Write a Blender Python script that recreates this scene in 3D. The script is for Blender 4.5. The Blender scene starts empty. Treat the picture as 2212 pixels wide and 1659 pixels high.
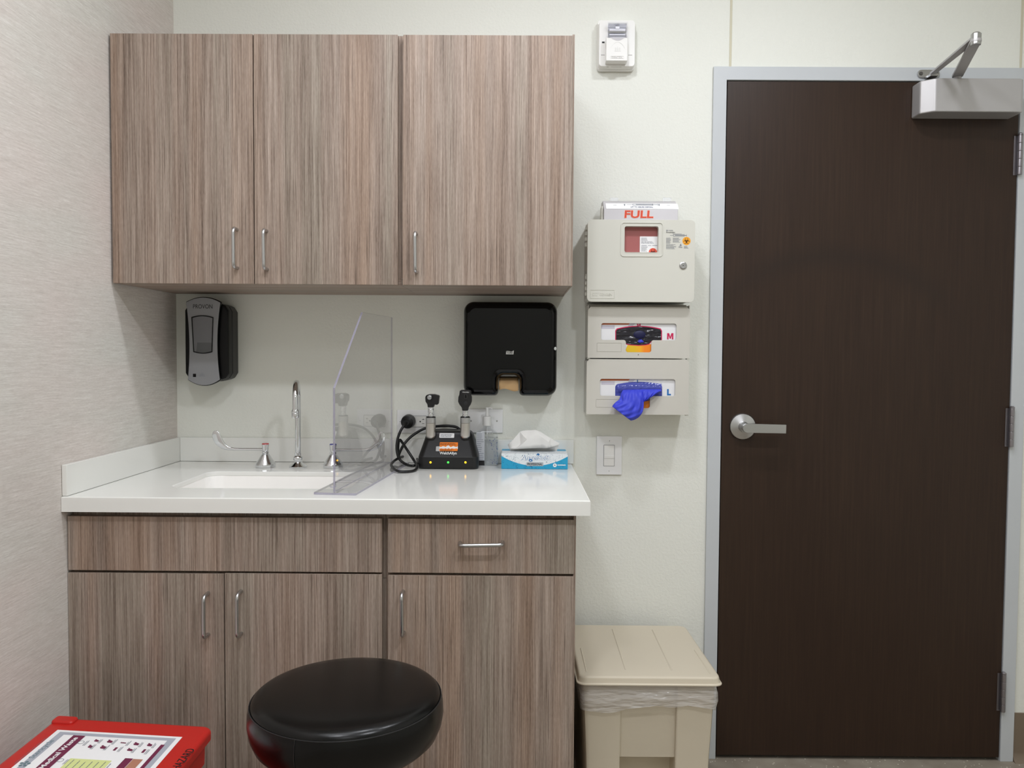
import bpy, bmesh, math, random
from mathutils import Vector as V, Matrix
from mathutils.geometry import tessellate_polygon
random.seed(7)
sc = bpy.context.scene
COL = sc.collection
PI = math.pi

# ------------------------------------------------------------------ camera (calibrated from the door, counter and cabinets)
F_PX, YAW, PITCH, ROLL = 1729.0, -0.0047, -0.0390, 0.0067
CAM = V((1.0638, -2.506, 1.2848))
fw = V((math.sin(YAW)*math.cos(PITCH), math.cos(YAW)*math.cos(PITCH), math.sin(PITCH)))
rt = V((math.cos(YAW), -math.sin(YAW), 0)); up = rt.cross(fw)
R2 = rt*math.cos(ROLL) + up*math.sin(ROLL); U2 = up*math.cos(ROLL) - rt*math.sin(ROLL)
cd = bpy.data.cameras.new('camera'); cam = bpy.data.objects.new('camera', cd); COL.objects.link(cam)
cd.sensor_fit = 'HORIZONTAL'; cd.sensor_width = 36; cd.lens = F_PX/2212*36; cd.clip_start = .02
m = Matrix((R2, U2, -fw)).transposed().to_4x4(); m.translation = CAM; cam.matrix_world = m
sc.camera = cam

def ray(px, py): return fw + R2*((px-1106)/F_PX) - U2*((py-829.5)/F_PX)
def at(px, py, y):                      # point of that picture spot on the plane y
    d = ray(px, py); return CAM + d*((y-CAM.y)/d.y)
def atz(px, py, z):
    d = ray(px, py); return CAM + d*((z-CAM.z)/d.z)
def xz(px, py, y): p = at(px, py, y); return (p.x, p.z)

# ------------------------------------------------------------------ materials
def lin(c):
    return tuple(((x/255)/12.92 if x/255 <= .04045 else ((x/255+.055)/1.055)**2.4) for x in c) + (1,)
MATS = {}
def mat(name, rgb=(200, 200, 200), rough=.5, metal=0, spec=.5, coat=0, emit=None, estr=1, trans=0, ior=1.45, alpha=1, bump=None):
    if name in MATS: return MATS[name]
    M = bpy.data.materials.new(name); M.use_nodes = True
    b = M.node_tree.nodes['Principled BSDF']
    b.inputs['Base Color'].default_value = lin(rgb); b.inputs['Roughness'].default_value = rough
    b.inputs['Metallic'].default_value = metal; b.inputs['Specular IOR Level'].default_value = spec
    b.inputs['Coat Weight'].default_value = coat; b.inputs['Coat Roughness'].default_value = .05
    b.inputs['Transmission Weight'].default_value = trans; b.inputs['IOR'].default_value = ior
    if emit: b.inputs['Emission Color'].default_value = lin(emit); b.inputs['Emission Strength'].default_value = estr
    if bump:
        add_bump(M, *bump)
    MATS[name] = M
    return M
def nd(M, t, **kw):
    n = M.node_tree.nodes.new(t)
    for k, v in kw.items(): setattr(n, k, v)
    return n
def lk(M, a, b): M.node_tree.links.new(a, b)
def coords(M, scale=(1, 1, 1), rand=False):
    tc = nd(M, 'ShaderNodeTexCoord'); mp = nd(M, 'ShaderNodeMapping')
    mp.inputs['Scale'].default_value = scale
    lk(M, tc.outputs['Object'], mp.inputs['Vector'])
    if rand:
        oi = nd(M, 'ShaderNodeObjectInfo'); ml = nd(M, 'ShaderNodeMath', operation='MULTIPLY'); ml.inputs[1].default_value = 37
        lk(M, oi.outputs['Random'], ml.inputs[0]); lk(M, ml.outputs[0], mp.inputs['Location'])
    return mp.outputs['Vector']
def noise(M, vec, scale, detail=2, rough=.5):
    n = nd(M, 'ShaderNodeTexNoise'); n.inputs['Scale'].default_value = scale
    n.inputs['Detail'].default_value = detail; n.inputs['Roughness'].default_value = rough
    lk(M, vec, n.inputs['Vector']); return n.outputs['Fac']
def ramp(M, fac, stops):
    r = nd(M, 'ShaderNodeValToRGB'); e = r.color_ramp.elements
    while len(e) < len(stops): e.new(.5)
    for i, (p, c) in enumerate(stops): e[i].position = p; e[i].color = lin(c)
    lk(M, fac, r.inputs['Fac']); return r.outputs['Color']
def mix(M, fac, a, b, mode='MIX'):
    n = nd(M, 'ShaderNodeMix', data_type='RGBA', blend_type=mode)
    if isinstance(fac, (int, float)): n.inputs[0].default_value = fac
    else: lk(M, fac, n.inputs[0])
    for s, i in ((a, 6), (b, 7)):
        if isinstance(s, tuple): n.inputs[i].default_value = s
        else: lk(M, s, n.inputs[i])
    return n.outputs[2]
def math_(M, op, a, b=None, clamp=False):
    n = nd(M, 'ShaderNodeMath', operation=op); n.use_clamp = clamp
    for s, i in ((a, 0), (b, 1)):
        if s is None: continue
        if isinstance(s, (int, float)): n.inputs[i].default_value = s
        else: lk(M, s, n.inputs[i])
    return n.outputs[0]
def bsdf(M): return M.node_tree.nodes['Principled BSDF']
def set_bump(M, h, strength, dist):
    b = nd(M, 'ShaderNodeBump'); b.inputs['Strength'].default_value = strength; b.inputs['Distance'].default_value = dist
    lk(M, h, b.inputs['Height']); lk(M, b.outputs['Normal'], bsdf(M).inputs['Normal'])
def add_bump(M, scale, strength, dist=.002, detail=2):
    set_bump(M, noise(M, coords(M), scale, detail), strength, dist)

def wood(name, axis):
    M = mat(name, rough=.46, spec=.35)
    s = [1, 1, 1]; s[axis] = .012
    v = coords(M, tuple(s), True)
    fine = noise(M, v, 420, 2, .6); mid = noise(M, v, 120, 3, .55); broad = noise(M, v, 15, 2); wide = noise(M, v, 34, 1)
    s2 = [1, 1, 1]; s2[axis] = .12
    hatch = noise(M, coords(M, tuple(s2), True), 620, 1)
    f = math_(M, 'ADD', math_(M, 'MULTIPLY', fine, .5), math_(M, 'ADD', math_(M, 'MULTIPLY', mid, .32), math_(M, 'MULTIPLY', wide, .18)))
    f = math_(M, 'ADD', f, math_(M, 'MULTIPLY', math_(M, 'SUBTRACT', hatch, .5), .16))
    c = ramp(M, f, [(.30, (96, 82, 72)), (.43, (140, 124, 112)), (.52, (157, 142, 130)), (.68, (186, 171, 159))])
    tint = ramp(M, broad, [(.34, (255, 236, 220)), (.5, (250, 246, 244)), (.64, (228, 236, 232))])
    c = mix(M, .55, c, tint, 'MULTIPLY')
    ln_ = noise(M, v, 560, 1); c = mix(M, math_(M, 'MULTIPLY', math_(M, 'SUBTRACT', ln_, .60, True), 5, True), c, lin((92, 78, 68)))
    lk(M, c, bsdf(M).inputs['Base Color'])
    set_bump(M, f, .12, .0006)
    return M
WOOD = wood('wood laminate upright grain', 2)
WOODX = wood('wood laminate level grain', 0)

WALL = mat('painted plaster', (231, 232, 224), .6, spec=.3)
v = coords(WALL); h = math_(WALL, 'ADD', noise(WALL, v, 120, 3, .55), math_(WALL, 'MULTIPLY', noise(WALL, v, 320, 1), .25))
set_bump(WALL, h, .32, .0035)

PAPER = mat('woven wallcovering', rough=.7, spec=.2)
v1 = coords(PAPER, (1, .05, 1)); v2 = coords(PAPER, (1, .16, 1))
n1 = noise(PAPER, v1, 330, 3, .6); n2 = noise(PAPER, v2, 600, 2); n3 = noise(PAPER, coords(PAPER, (1, .4, 1)), 5, 2)
f = math_(PAPER, 'ADD', math_(PAPER, 'MULTIPLY', n1, .65), math_(PAPER, 'MULTIPLY', n2, .35))
c = ramp(PAPER, f, [(.3, (198, 192, 187)), (.5, (212, 207, 202)), (.62, (220, 216, 212)), (.75, (238, 235, 231))])
c = mix(PAPER, .5, c, ramp(PAPER, n3, [(.35, (255, 244, 240)), (.65, (246, 250, 244))]), 'MULTIPLY')
lk(PAPER, c, bsdf(PAPER).inputs['Base Color']); set_bump(PAPER, f, .22, .0015)

FLOOR = mat('speckled resilient floor', rough=.45, spec=.4)
vv = coords(FLOOR)
vo = nd(FLOOR, 'ShaderNodeTexVoronoi'); vo.inputs['Scale'].default_value = 75; lk(FLOOR, vv, vo.inputs['Vector'])
spk = math_(FLOOR, 'LESS_THAN', vo.outputs['Distance'], .17)
spk = math_(FLOOR, 'MULTIPLY', spk, math_(FLOOR, 'GREATER_THAN', noise(FLOOR, vv, 24, 0), .52))
c = ramp(FLOOR, noise(FLOOR, vv, 14, 4), [(.3, (140, 130, 117)), (.7, (160, 152, 138))])
lk(FLOOR, mix(FLOOR, spk, c, lin((225, 218, 205))), bsdf(FLOOR).inputs['Base Color'])

DOOR = mat('espresso veneer', rough=.42, spec=.4)
vd = coords(DOOR, (1, 1, .03)); g = noise(DOOR, vd, 130, 4, .6); g2 = noise(DOOR, coords(DOOR, (1, 1, .15)), 6, 3)
c = ramp(DOOR, g, [(.3, (44, 30, 21)), (.55, (51, 36, 26)), (.75, (58, 42, 31))])
c = mix(DOOR, .5, c, ramp(DOOR, g2, [(.3, (225, 205, 195)), (.7, (255, 250, 240))]), 'MULTIPLY')
# soft darker arc band across the leaf
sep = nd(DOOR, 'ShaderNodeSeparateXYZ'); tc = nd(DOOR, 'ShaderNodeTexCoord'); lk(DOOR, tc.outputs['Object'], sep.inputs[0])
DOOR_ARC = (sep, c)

COUNTER = mat('white quartz', (233, 233, 228), .12, spec=.5)
FRAME = mat('grey frame paint', (196, 200, 203), .38, spec=.45)
NICKEL = mat('satin nickel', (190, 190, 190), .3, 1)
CHROME = mat('chrome', (225, 227, 230), .06, 1)
BRUSH = mat('brushed steel', (200, 196, 190), .28, 1)
ALU = mat('painted aluminium', (186, 184, 184), .38, .4)
DARKMET = mat('dark metal', (60, 58, 58), .4, .8)
BLACK = mat('black plastic', (22, 22, 23), .38)
BLACKG = mat('black gloss', (5, 5, 6), .05, spec=.3)
VINYL = mat('black vinyl', (8, 8, 8), .26, spec=.36, bump=(160, .05, .001))
GAP = mat('shadow gap board', (38, 30, 26), .8)
WHITE = mat('white plastic', (236, 236, 236), .32)
DEVICE = mat('white device plastic', (238, 237, 234), .3)
IVORY = mat('off white plastic', (212, 211, 201), .4)
HOLD = mat('putty plastic', (202, 199, 190), .42)
BEIGE = mat('beige bin plastic', (206, 196, 176), .45, bump=(60, .04, .002))
PORC = mat('white basin', (250, 248, 244), .12)
RED = mat('red bin plastic', (190, 36, 30), .38, bump=(40, .06, .003))
SILVER = mat('silver panel', (146, 147, 150), .42, .15)
INK = mat('black ink', (28, 28, 30), .5)
GREYINK = mat('grey ink', (120, 124, 134), .6)
PAPERW = mat('white paper', (240, 240, 240), .5)
CARD = mat('white card', (232, 232, 234), .45)
BLUEG = mat('blue nitrile', (62, 72, 205), .5, spec=.35)
DARKB = mat('dark blue nitrile', (12, 14, 62), .5)
ORANGE = mat('orange sticker', (240, 128, 20), .5)
MAROON = mat('maroon ink', (112, 38, 70), .5)
KRAFT = mat('kraft paper', (205, 168, 122), .7)
LED_Y = mat('amber diode', (255, 190, 40), .3, emit=(255, 190, 30), estr=2.5)
LED_G = mat('green diode', (70, 230, 80), .3, emit=(60, 240, 70), estr=2)

def clear(name, tint, rough=.02, gloss=1.0, ior=1.45):
    """clear sheet: fresnel reflection over straight transmission"""
    M = bpy.data.materials.new(name); M.use_nodes = True; nt = M.node_tree; nt.nodes.clear()
    o = nt.nodes.new('ShaderNodeOutputMaterial'); t = nt.nodes.new('ShaderNodeBsdfTransparent'); g = nt.nodes.new('ShaderNodeBsdfGlossy')
    f = nt.nodes.new('ShaderNodeFresnel'); f.inputs['IOR'].default_value = ior; x = nt.nodes.new('ShaderNodeMixShader')
    t.inputs['Color'].default_value = lin(tint); g.inputs['Roughness'].default_value = rough; g.inputs['Color'].default_value = (1, 1, 1, 1)
    ml = nt.nodes.new('ShaderNodeMath'); ml.operation = 'MULTIPLY'; ml.inputs[1].default_value = gloss
    gm = nt.nodes.new('ShaderNodeNewGeometry'); mi = nt.nodes.new('ShaderNodeMix'); mi.inputs[2].default_value = ior; mi.inputs[3].default_value = 1/ior
    nt.links.new(gm.outputs['Backfacing'], mi.inputs[0]); nt.links.new(mi.outputs[0], f.inputs['IOR'])   # the same slab seen from either face
    # both faces of the slab are counted where the ray enters: 2R/(1+R); leaving it is clear
    a1 = nt.nodes.new('ShaderNodeMath'); a1.operation = 'ADD'; a1.inputs[1].default_value = 1; nt.links.new(f.outputs[0], a1.inputs[0])
    dv = nt.nodes.new('ShaderNodeMath'); dv.operation = 'DIVIDE'; nt.links.new(f.outputs[0], dv.inputs[0]); nt.links.new(a1.outputs[0], dv.inputs[1])
    d2 = nt.nodes.new('ShaderNodeMath'); d2.operation = 'MULTIPLY'; d2.inputs[1].default_value = 2; nt.links.new(dv.outputs[0], d2.inputs[0])
    nb = nt.nodes.new('ShaderNodeMath'); nb.operation = 'SUBTRACT'; nb.inputs[0].default_value = 1; nt.links.new(gm.outputs['Backfacing'], nb.inputs[1])
    d3 = nt.nodes.new('ShaderNodeMath'); d3.operation = 'MULTIPLY'; nt.links.new(d2.outputs[0], d3.inputs[0]); nt.links.new(nb.outputs[0], d3.inputs[1])
    nt.links.new(d3.outputs[0], ml.inputs[0]); nt.links.new(ml.outputs[0], x.inputs[0])
    nt.links.new(t.outputs[0], x.inputs[1]); nt.links.new(g.outputs[0], x.inputs[2]); nt.links.new(x.outputs[0], o.inputs[0])
    return M
def film(name, rgb, opacity, rough=.3):
    M = bpy.data.materials.new(name); M.use_nodes = True; nt = M.node_tree
    b = nt.nodes['Principled BSDF']; b.inputs['Base Color'].default_value = lin(rgb); b.inputs['Roughness'].default_value = rough
    b.inputs['Alpha'].default_value = opacity; return M
ACRYL = clear('clear acrylic', (250, 250, 251))
ACRYLE = film('acrylic edge', (150, 146, 165), .75, .2)
BOTTLE = clear('clear bottle plastic', (248, 249, 250), .04, 1.0, 1.4)
LINER = film('milky bag film', (226, 222, 218), .5, .16)
set_bump(LINER, noise(LINER, coords(LINER, (.35, .35, 1.6)), 26, 3, .55), .9, .02)
LENSC = clear('strobe lens', (251, 251, 253), .03, 1.0, 1.5)
WINRED = mat('red container wall', (168, 100, 98), .3)
TRANSL = mat('translucent white plastic', (190, 187, 189), .3)

# ------------------------------------------------------------------ mesh helpers
WF = (V((0, 0, 0)), V((1, 0, 0)), V((0, 0, 1)), V((0, -1, 0)))          # wall frame: a = x, b = z, c = distance out of the back wall
def fp(F, a, b, c=0): return F[0] + F[1]*a + F[2]*b + F[3]*c
def mkframe(o, u, v): u = V(u).normalized(); v = V(v).normalized(); return (V(o), u, v, u.cross(v))
def B(): return bmesh.new()
def box(bm, x0, x1, y0, y1, z0, z1):
    vs = [bm.verts.new((x, y, z)) for x in (x0, x1) for y in (y0, y1) for z in (z0, z1)]
    for f in ((0, 1, 3, 2), (4, 6, 7, 5), (0, 4, 5, 1), (2, 3, 7, 6), (0, 2, 6, 4), (1, 5, 7, 3)): bm.faces.new([vs[i] for i in f])
def fbox(bm, F, a0, a1, b0, b1, c0, c1): prism(bm, F, [(a0, b0), (a1, b0), (a1, b1), (a0, b1)], c0, c1)
def prism(bm, F, poly, c0, c1, holes=(), taper=None):
    loops = [list(poly)] + [list(h) for h in holes]
    bot, top = [], []
    for L in loops:
        bot.append([bm.verts.new(fp(F, a, b, c0)) for a, b in L]); top.append([bm.verts.new(fp(F, a, b, c1)) for a, b in L])
    if not holes:
        bm.faces.new(bot[0][::-1]); bm.faces.new(top[0])
    else:
        fb = [x for L in bot for x in L]; ft = [x for L in top for x in L]
        for t in tessellate_polygon([[V((a, b, 0)) for a, b in L] for L in loops]):
            bm.faces.new([ft[i] for i in t]); bm.faces.new([fb[i] for i in t][::-1])
    for bl, tl in zip(bot, top):
        n = len(bl)
        for i in range(n): bm.faces.new((bl[i], bl[(i+1) % n], tl[(i+1) % n], tl[i]))
def flat(bm, F, poly, c):
    if sum(p[0]*q[1]-q[0]*p[1] for p, q in zip(poly, list(poly[1:])+[poly[0]])) < 0: poly = list(poly)[::-1]
    bm.faces.new([bm.verts.new(fp(F, a, b, c)) for a, b in poly])
def ring(bm, F, poly, hole, c0, c1): prism(bm, F, poly, c0, c1, [hole])
def rr(x0, x1, z0, z1, r, n=6):
    r = min(r, abs(x1-x0)/2*.999, abs(z1-z0)/2*.999); out = []
    for cx, cz, a0 in ((x1-r, z1-r, 0), (x0+r, z1-r, 90), (x0+r, z0+r, 180), (x1-r, z0+r, 270)):
        for i in range(n+1):
            a = math.radians(a0+90*i/n); out.append((cx+r*math.cos(a), cz+r*math.sin(a)))
    return out
def prr(px0, px1, py0, py1, r, y):
    a, d = at(px0, py0, y), at(px1, py1, y); return rr(a.x, d.x, d.z, a.z, r)
def circ(cx, cz, r, n=32, a0=0, a1=360):
    full = abs(a1-a0) >= 360
    return [(cx+r*math.cos(math.radians(a0+(a1-a0)*i/(n if full else n-1))), cz+r*math.sin(math.radians(a0+(a1-a0)*i/(n if full else n-1)))) for i in range(n)]
def lathe(bm, prof, c, axis=(0, 0, 1), seg=40, caps=True):
    ax = V(axis).normalized(); t = V((1, 0, 0)) if abs(ax.x) < .9 else V((0, 1, 0))
    u = ax.cross(t).normalized(); w = ax.cross(u); c = V(c); rings = []
    for r, hgt in prof:
        rings.append([bm.verts.new(c+ax*hgt+(u*math.cos(2*PI*i/seg)+w*math.sin(2*PI*i/seg))*max(r, 1e-5)) for i in range(seg)])
    for a, b in zip(rings, rings[1:]):
        for i in range(seg): bm.faces.new((a[i], a[(i+1) % seg], b[(i+1) % seg], b[i]))
    if caps: bm.faces.new(rings[0][::-1]); bm.faces.new(rings[-1])
def loft(bm, rings, caps=True, closed=True):
    R = [[bm.verts.new(p) for p in r] for r in rings]; n = len(R[0])
    for a, b in zip(R, R[1:]):
        for i in range(n if closed else n-1): bm.faces.new((a[i], a[(i+1) % n], b[(i+1) % n], b[i]))
    if caps and closed: bm.faces.new(R[0][::-1]); bm.faces.new(R[-1])
def catmull(P, n=8):
    P = [V(p) for p in P]; Q = [P[0]*2-P[1]] + P + [P[-1]*2-P[-2]]; out = []
    for i in range(1, len(Q)-2):
        a, b, c, d = Q[i-1:i+3]
        for k in range(n):
            t = k/n; out.append(.5*((2*b)+(c-a)*t+(2*a-5*b+4*c-d)*t*t+(3*b-a-3*c+d)*t**3))
    return out+[P[-1]]
def fillet(P, r, n=6):
    P = [V(p) for p in P]; out = [P[0]]
    for a, b, c in zip(P, P[1:], P[2:]):
        d1 = (a-b).normalized(); d2 = (c-b).normalized(); p, q = b+d1*r, b+d2*r
        for i in range(n+1):
            t = i/n; out.append(p*(1-t)**2+b*2*t*(1-t)+q*t*t)
    return out+[P[-1]]
def tube(bm, P, r, seg=12, radii=None, squash=None):
    P = [V(p) for p in P]; n = len(P); rings = []; t0 = (P[1]-P[0]).normalized()
    ref = V((0, 0, 1)) if abs(t0.z) < .9 else V((1, 0, 0)); u = t0.cross(ref).normalized()
    for i in range(n):
        t = (P[min(i+1, n-1)]-P[max(i-1, 0)]).normalized(); u = (u-t*u.dot(t)).normalized(); w = t.cross(u)
        k = radii[i] if radii else r
        rings.append([P[i]+(u*math.cos(2*PI*j/seg)+w*math.sin(2*PI*j/seg))*k for j in range(seg)])
    loft(bm, rings)
def bevel(bm, w, seg=3, ang=35, sel=None):
    bm.normal_update(); bmesh.ops.recalc_face_normals(bm, faces=bm.faces[:])
    es = [e for e in bm.edges if len(e.link_faces) == 2 and e.calc_face_angle(0) > math.radians(ang) and (sel is None or sel(e))]
    bmesh.ops.bevel(bm, geom=es, offset=w, segments=seg, profile=.5, affect='EDGES', clamp_overlap=True)
def wloc(o):
    p = V((0, 0, 0))
    while o: p += o.location; o = o.parent
    return p
def fin(name, bm, M, parent=None, smooth=40, label=None):
    if any(len(e.link_faces) > 1 for e in bm.edges): bmesh.ops.recalc_face_normals(bm, faces=bm.faces[:])
    else: smooth = None
    me = bpy.data.meshes.new(name)
    if parent is not None: bmesh.ops.translate(bm, vec=-wloc(parent), verts=bm.verts[:])
    bm.to_mesh(me); bm.free()
    for x in (M if isinstance(M, (list, tuple)) else [M]): me.materials.append(x)
    if smooth:
        me.polygons.foreach_set('use_smooth', [True]*len(me.polygons)); me.set_sharp_from_angle(angle=math.radians(smooth))
    o = bpy.data.objects.new(name, me); COL.objects.link(o)
    if parent is not None: o.parent = parent
    if smooth:
        wn = o.modifiers.new('weighted normals', 'WEIGHTED_NORMAL'); wn.keep_sharp = True; wn.weight = 90
    if label: o['label'] = label
    return o
def thing(name, label, cat, loc=(0, 0, 0), group=None):
    o = bpy.data.objects.new(name, None); o.empty_display_size = .05; o.location = loc; COL.objects.link(o)
    o['label'] = label; o['category'] = cat
    if group: o['group'] = group
    return o
def tag(o, label, cat, group=None):
    o['label'] = label; o['category'] = cat
    if group: o['group'] = group
    return o
def rebase(o, loc):
    o.data.transform(Matrix.Translation(-V(loc))); o.location = loc; return o
def struct(name, bm, M, label=None, parent=None, smooth=40):
    o = fin(name, bm, M, parent, smooth)
    if parent is None: o['kind'] = 'structure'
    if label: o['label'] = label
    return o
def text(s, F, a0, a1, b0, b1, c, M, parent, name='lettering', bold=0, shear=0, depth=.0003, label=None):
    """lettering fitted into the box a0..a1, b0..b1 of a surface frame"""
    cu = bpy.data.curves.new('t', 'FONT'); cu.body = s; cu.offset = bold; cu.shear = shear; cu.extrude = .02; cu.resolution_u = 4
    ob = bpy.data.objects.new('t', cu); COL.objects.link(ob)
    me = bpy.data.meshes.new_from_object(ob.evaluated_get(bpy.context.evaluated_depsgraph_get()))
    bpy.data.objects.remove(ob); bpy.data.curves.remove(cu)
    xs = [q.co.x for q in me.vertices]; ys = [q.co.y for q in me.vertices]
    x0, x1, y0, y1 = min(xs), max(xs), min(ys), max(ys)
    L = wloc(parent)
    for q in me.vertices:
        a = a0+(q.co.x-x0)/(x1-x0)*(a1-a0); b = b0+(q.co.y-y0)/(y1-y0)*(b1-b0)
        q.co = fp(F, a, b, c+(depth if q.co.z > 0 else 0))-L
    me.materials.append(M); o = bpy.data.objects.new(name, me); COL.objects.link(o); o.parent = parent
    if label: o['label'] = label
    return o
def ptext(s, px0, px1, py0, py1, y, M, parent, **kw):
    a, d = at(px0, py0, y), at(px1, py1, y)
    return text(s, WF, a.x, d.x, d.z, a.z, -y, M, parent, **kw)
GLYPH = {'M': [(0, 0), (.25, 0), (.25, .62), (.42, .1), (.58, .1), (.75, .62), (.75, 0), (1, 0), (1, 1), (.68, 1), (.5, .42), (.32, 1), (0, 1)], 'L': [(0, 0), (1, 0), (1, .24), (.42, .24), (.42, 1), (0, 1)]}
def letter(ch, F, a0, a1, b0, b1, c, M, parent):
    bm = B(); flat(bm, F, [(a0+(a1-a0)*u_, b0+(b1-b0)*v_) for u_, v_ in GLYPH[ch]], c); return fin('lettering', bm, M, parent)
def lines(bm, F, a0, a1, b0, b1, n, c, ragged=.35, h=.45):
    """rows of small print too fine to read"""
    step = (b1-b0)/n
    for i in range(n):
        b = b1-step*(i+.75); e = a0+(a1-a0)*(1-random.random()*ragged); x = a0
        while x < e:
            w = min(e-x, (a1-a0)*random.uniform(.08, .2)); flat(bm, F, [(x, b), (x+w*.85, b), (x+w*.85, b+step*h), (x, b+step*h)], c); x += w

# ------------------------------------------------------------------ main measures
CT, CTH, CTF = .9382, .036, -.634                 # counter top, thickness, front
YU, ZU0, ZU1 = -.393, 1.4613, 2.1133              # upper cabinets: face plane, bottom, top
YB = -.612                                        # base cabinet face plane
WA = .0134                                        # the left wall opens by 0.8 degrees
def xl(y): return WA*y
CEIL = 2.72

# ------------------------------------------------------------------ the room
fo_l, fo_t = xz(1543.8, 143, -.010)
fo_l = (at(1543.8, 143, -.010).x + at(1520.5, 1345, -.010).x)/2
fo_r = at(2189, 1630, -.010).x
FW = .041
bm = B()
prism(bm, WF, [(-.15, 0), (fo_l+.02, 0), (fo_l+.02, fo_t-.02), (fo_r-.02, fo_t-.02), (fo_r-.02, 0), (3.15, 0), (3.15, CEIL), (-.15, CEIL)], -.14, 0)
struct('wall_back', bm, WALL)
bm = B(); pts = [(xl(.0), 0), (xl(-4.3), -4.3), (xl(-4.3)-.1, -4.3), (xl(0)-.1, 0)]
vs0 = [bm.verts.new((x, y, 0)) for x, y in pts]; vs1 = [bm.verts.new((x, y, CEIL)) for x, y in pts]
bm.faces.new(vs0[::-1]); bm.faces.new(vs1)
for i in range(4): bm.faces.new((vs0[i], vs0[(i+1) % 4], vs1[(i+1) % 4], vs1[i]))
struct('wall_left', bm, PAPER)
bm = B(); box(bm, 3.05, 3.15, -4.3, 0, 0, CEIL); struct('wall_right', bm, WALL)
bm = B(); box(bm, -.15, 3.15, -4.4, -4.3, 0, CEIL); struct('wall_front', bm, WALL)
bm = B(); box(bm, -.15, 3.15, -4.4, .14, -.1, 0); struct('floor', bm, FLOOR)
bm = B(); box(bm, -.15, 3.15, -4.4, .14, CEIL, CEIL+.1); struct('ceiling', bm, mat('ceiling tile', (240, 240, 236), .8))
BASE = mat('taupe cove base', (122, 108, 92), .5)
bz = at(2200, 1541, -.006).z
bm = B()
for x0, x1 in ((1.225, fo_l-.0005), (fo_r+.0005, 3.05)):
    pr = [(0, 0), (.022, 0), (.014, .006), (.008, .016), (.005, .03), (.005, bz), (0, bz)]
    loft(bm, [[V((x, -a, b)) for a, b in pr] for x in (x0, x1)])
struct('baseboard_back', bm, BASE)
# door frame
bm = B(); i_l, i_r, i_t = fo_l+FW, fo_r-FW, fo_t-FW
prism(bm, WF, [(fo_l, 0), (i_l, 0), (i_l, i_t), (i_r, i_t), (i_r, 0), (fo_r, 0), (fo_r, fo_t), (fo_l, fo_t)], .0005, .010)
bevel(bm, .0015, 2)
for a0, a1, b0, b1 in ((fo_l+.021, i_l, 0, i_t), (i_r, fo_r-.021, 0, i_t), (fo_l+.021, fo_r-.021, i_t, fo_t-.021)):
    fbox(bm, WF, a0, a1, b0, b1, -.13, .0004)
for a0, a1, b0, b1 in ((i_l, i_l+.015, 0, i_t), (i_r-.015, i_r, 0, i_t), (i_l, i_r, i_t-.015, i_t)):
    fbox(bm, WF, a0, a1, b0, b1, -.09, -.046)
struct('trim_1', bm, FRAME, 'pale grey painted steel door frame')
bm = B(); fbox(bm, WF, i_l-.0004, i_l+.0015, at(1550, 948, 0).z, at(1550, 890, 0).z, -.02, .0105)
struct('strike_plate', bm, DARKMET, 'dark steel strike plate', bpy.data.objects['trim_1'])
# the seams in the wall above the door
for k, (p0, p1) in enumerate((((1579, 0), (1578, 142)), ((2207, 0), (2206, 148)))):
    bm = B(); x = (at(*p0, 0).x+at(*p1, 0).x)/2
    prism(bm, WF, [(x-.0035, fo_t+.001), (x+.0035, fo_t+.001), (x+.0035, CEIL), (x-.0035, CEIL)], 0.0002, .0018)
    bevel(bm, .001, 2)
    struct('trim_%d' % (k+2), bm, mat('seam bead', (205, 200, 178), .6), 'cream joint bead running up from the door frame')
# door leaf
g_ = .003
dl, dr, dt, db = i_l+g_, i_r-g_, i_t-g_, .012
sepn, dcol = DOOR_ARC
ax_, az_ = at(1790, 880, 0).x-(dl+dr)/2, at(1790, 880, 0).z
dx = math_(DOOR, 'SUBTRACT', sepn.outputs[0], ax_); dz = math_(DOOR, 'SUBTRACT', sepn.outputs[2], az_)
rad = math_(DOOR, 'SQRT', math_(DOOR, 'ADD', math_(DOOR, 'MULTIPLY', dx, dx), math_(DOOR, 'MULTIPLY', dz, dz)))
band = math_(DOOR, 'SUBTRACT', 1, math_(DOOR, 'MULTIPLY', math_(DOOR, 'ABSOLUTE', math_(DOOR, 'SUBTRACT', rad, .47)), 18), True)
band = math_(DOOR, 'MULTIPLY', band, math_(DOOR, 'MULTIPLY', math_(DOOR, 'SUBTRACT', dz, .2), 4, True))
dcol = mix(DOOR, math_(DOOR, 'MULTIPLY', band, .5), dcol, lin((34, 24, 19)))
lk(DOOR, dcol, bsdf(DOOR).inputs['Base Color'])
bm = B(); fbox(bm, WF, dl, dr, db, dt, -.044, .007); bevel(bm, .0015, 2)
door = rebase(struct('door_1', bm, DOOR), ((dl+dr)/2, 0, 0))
door['label'] = 'dark espresso wood door with lever handle on the left'
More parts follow.
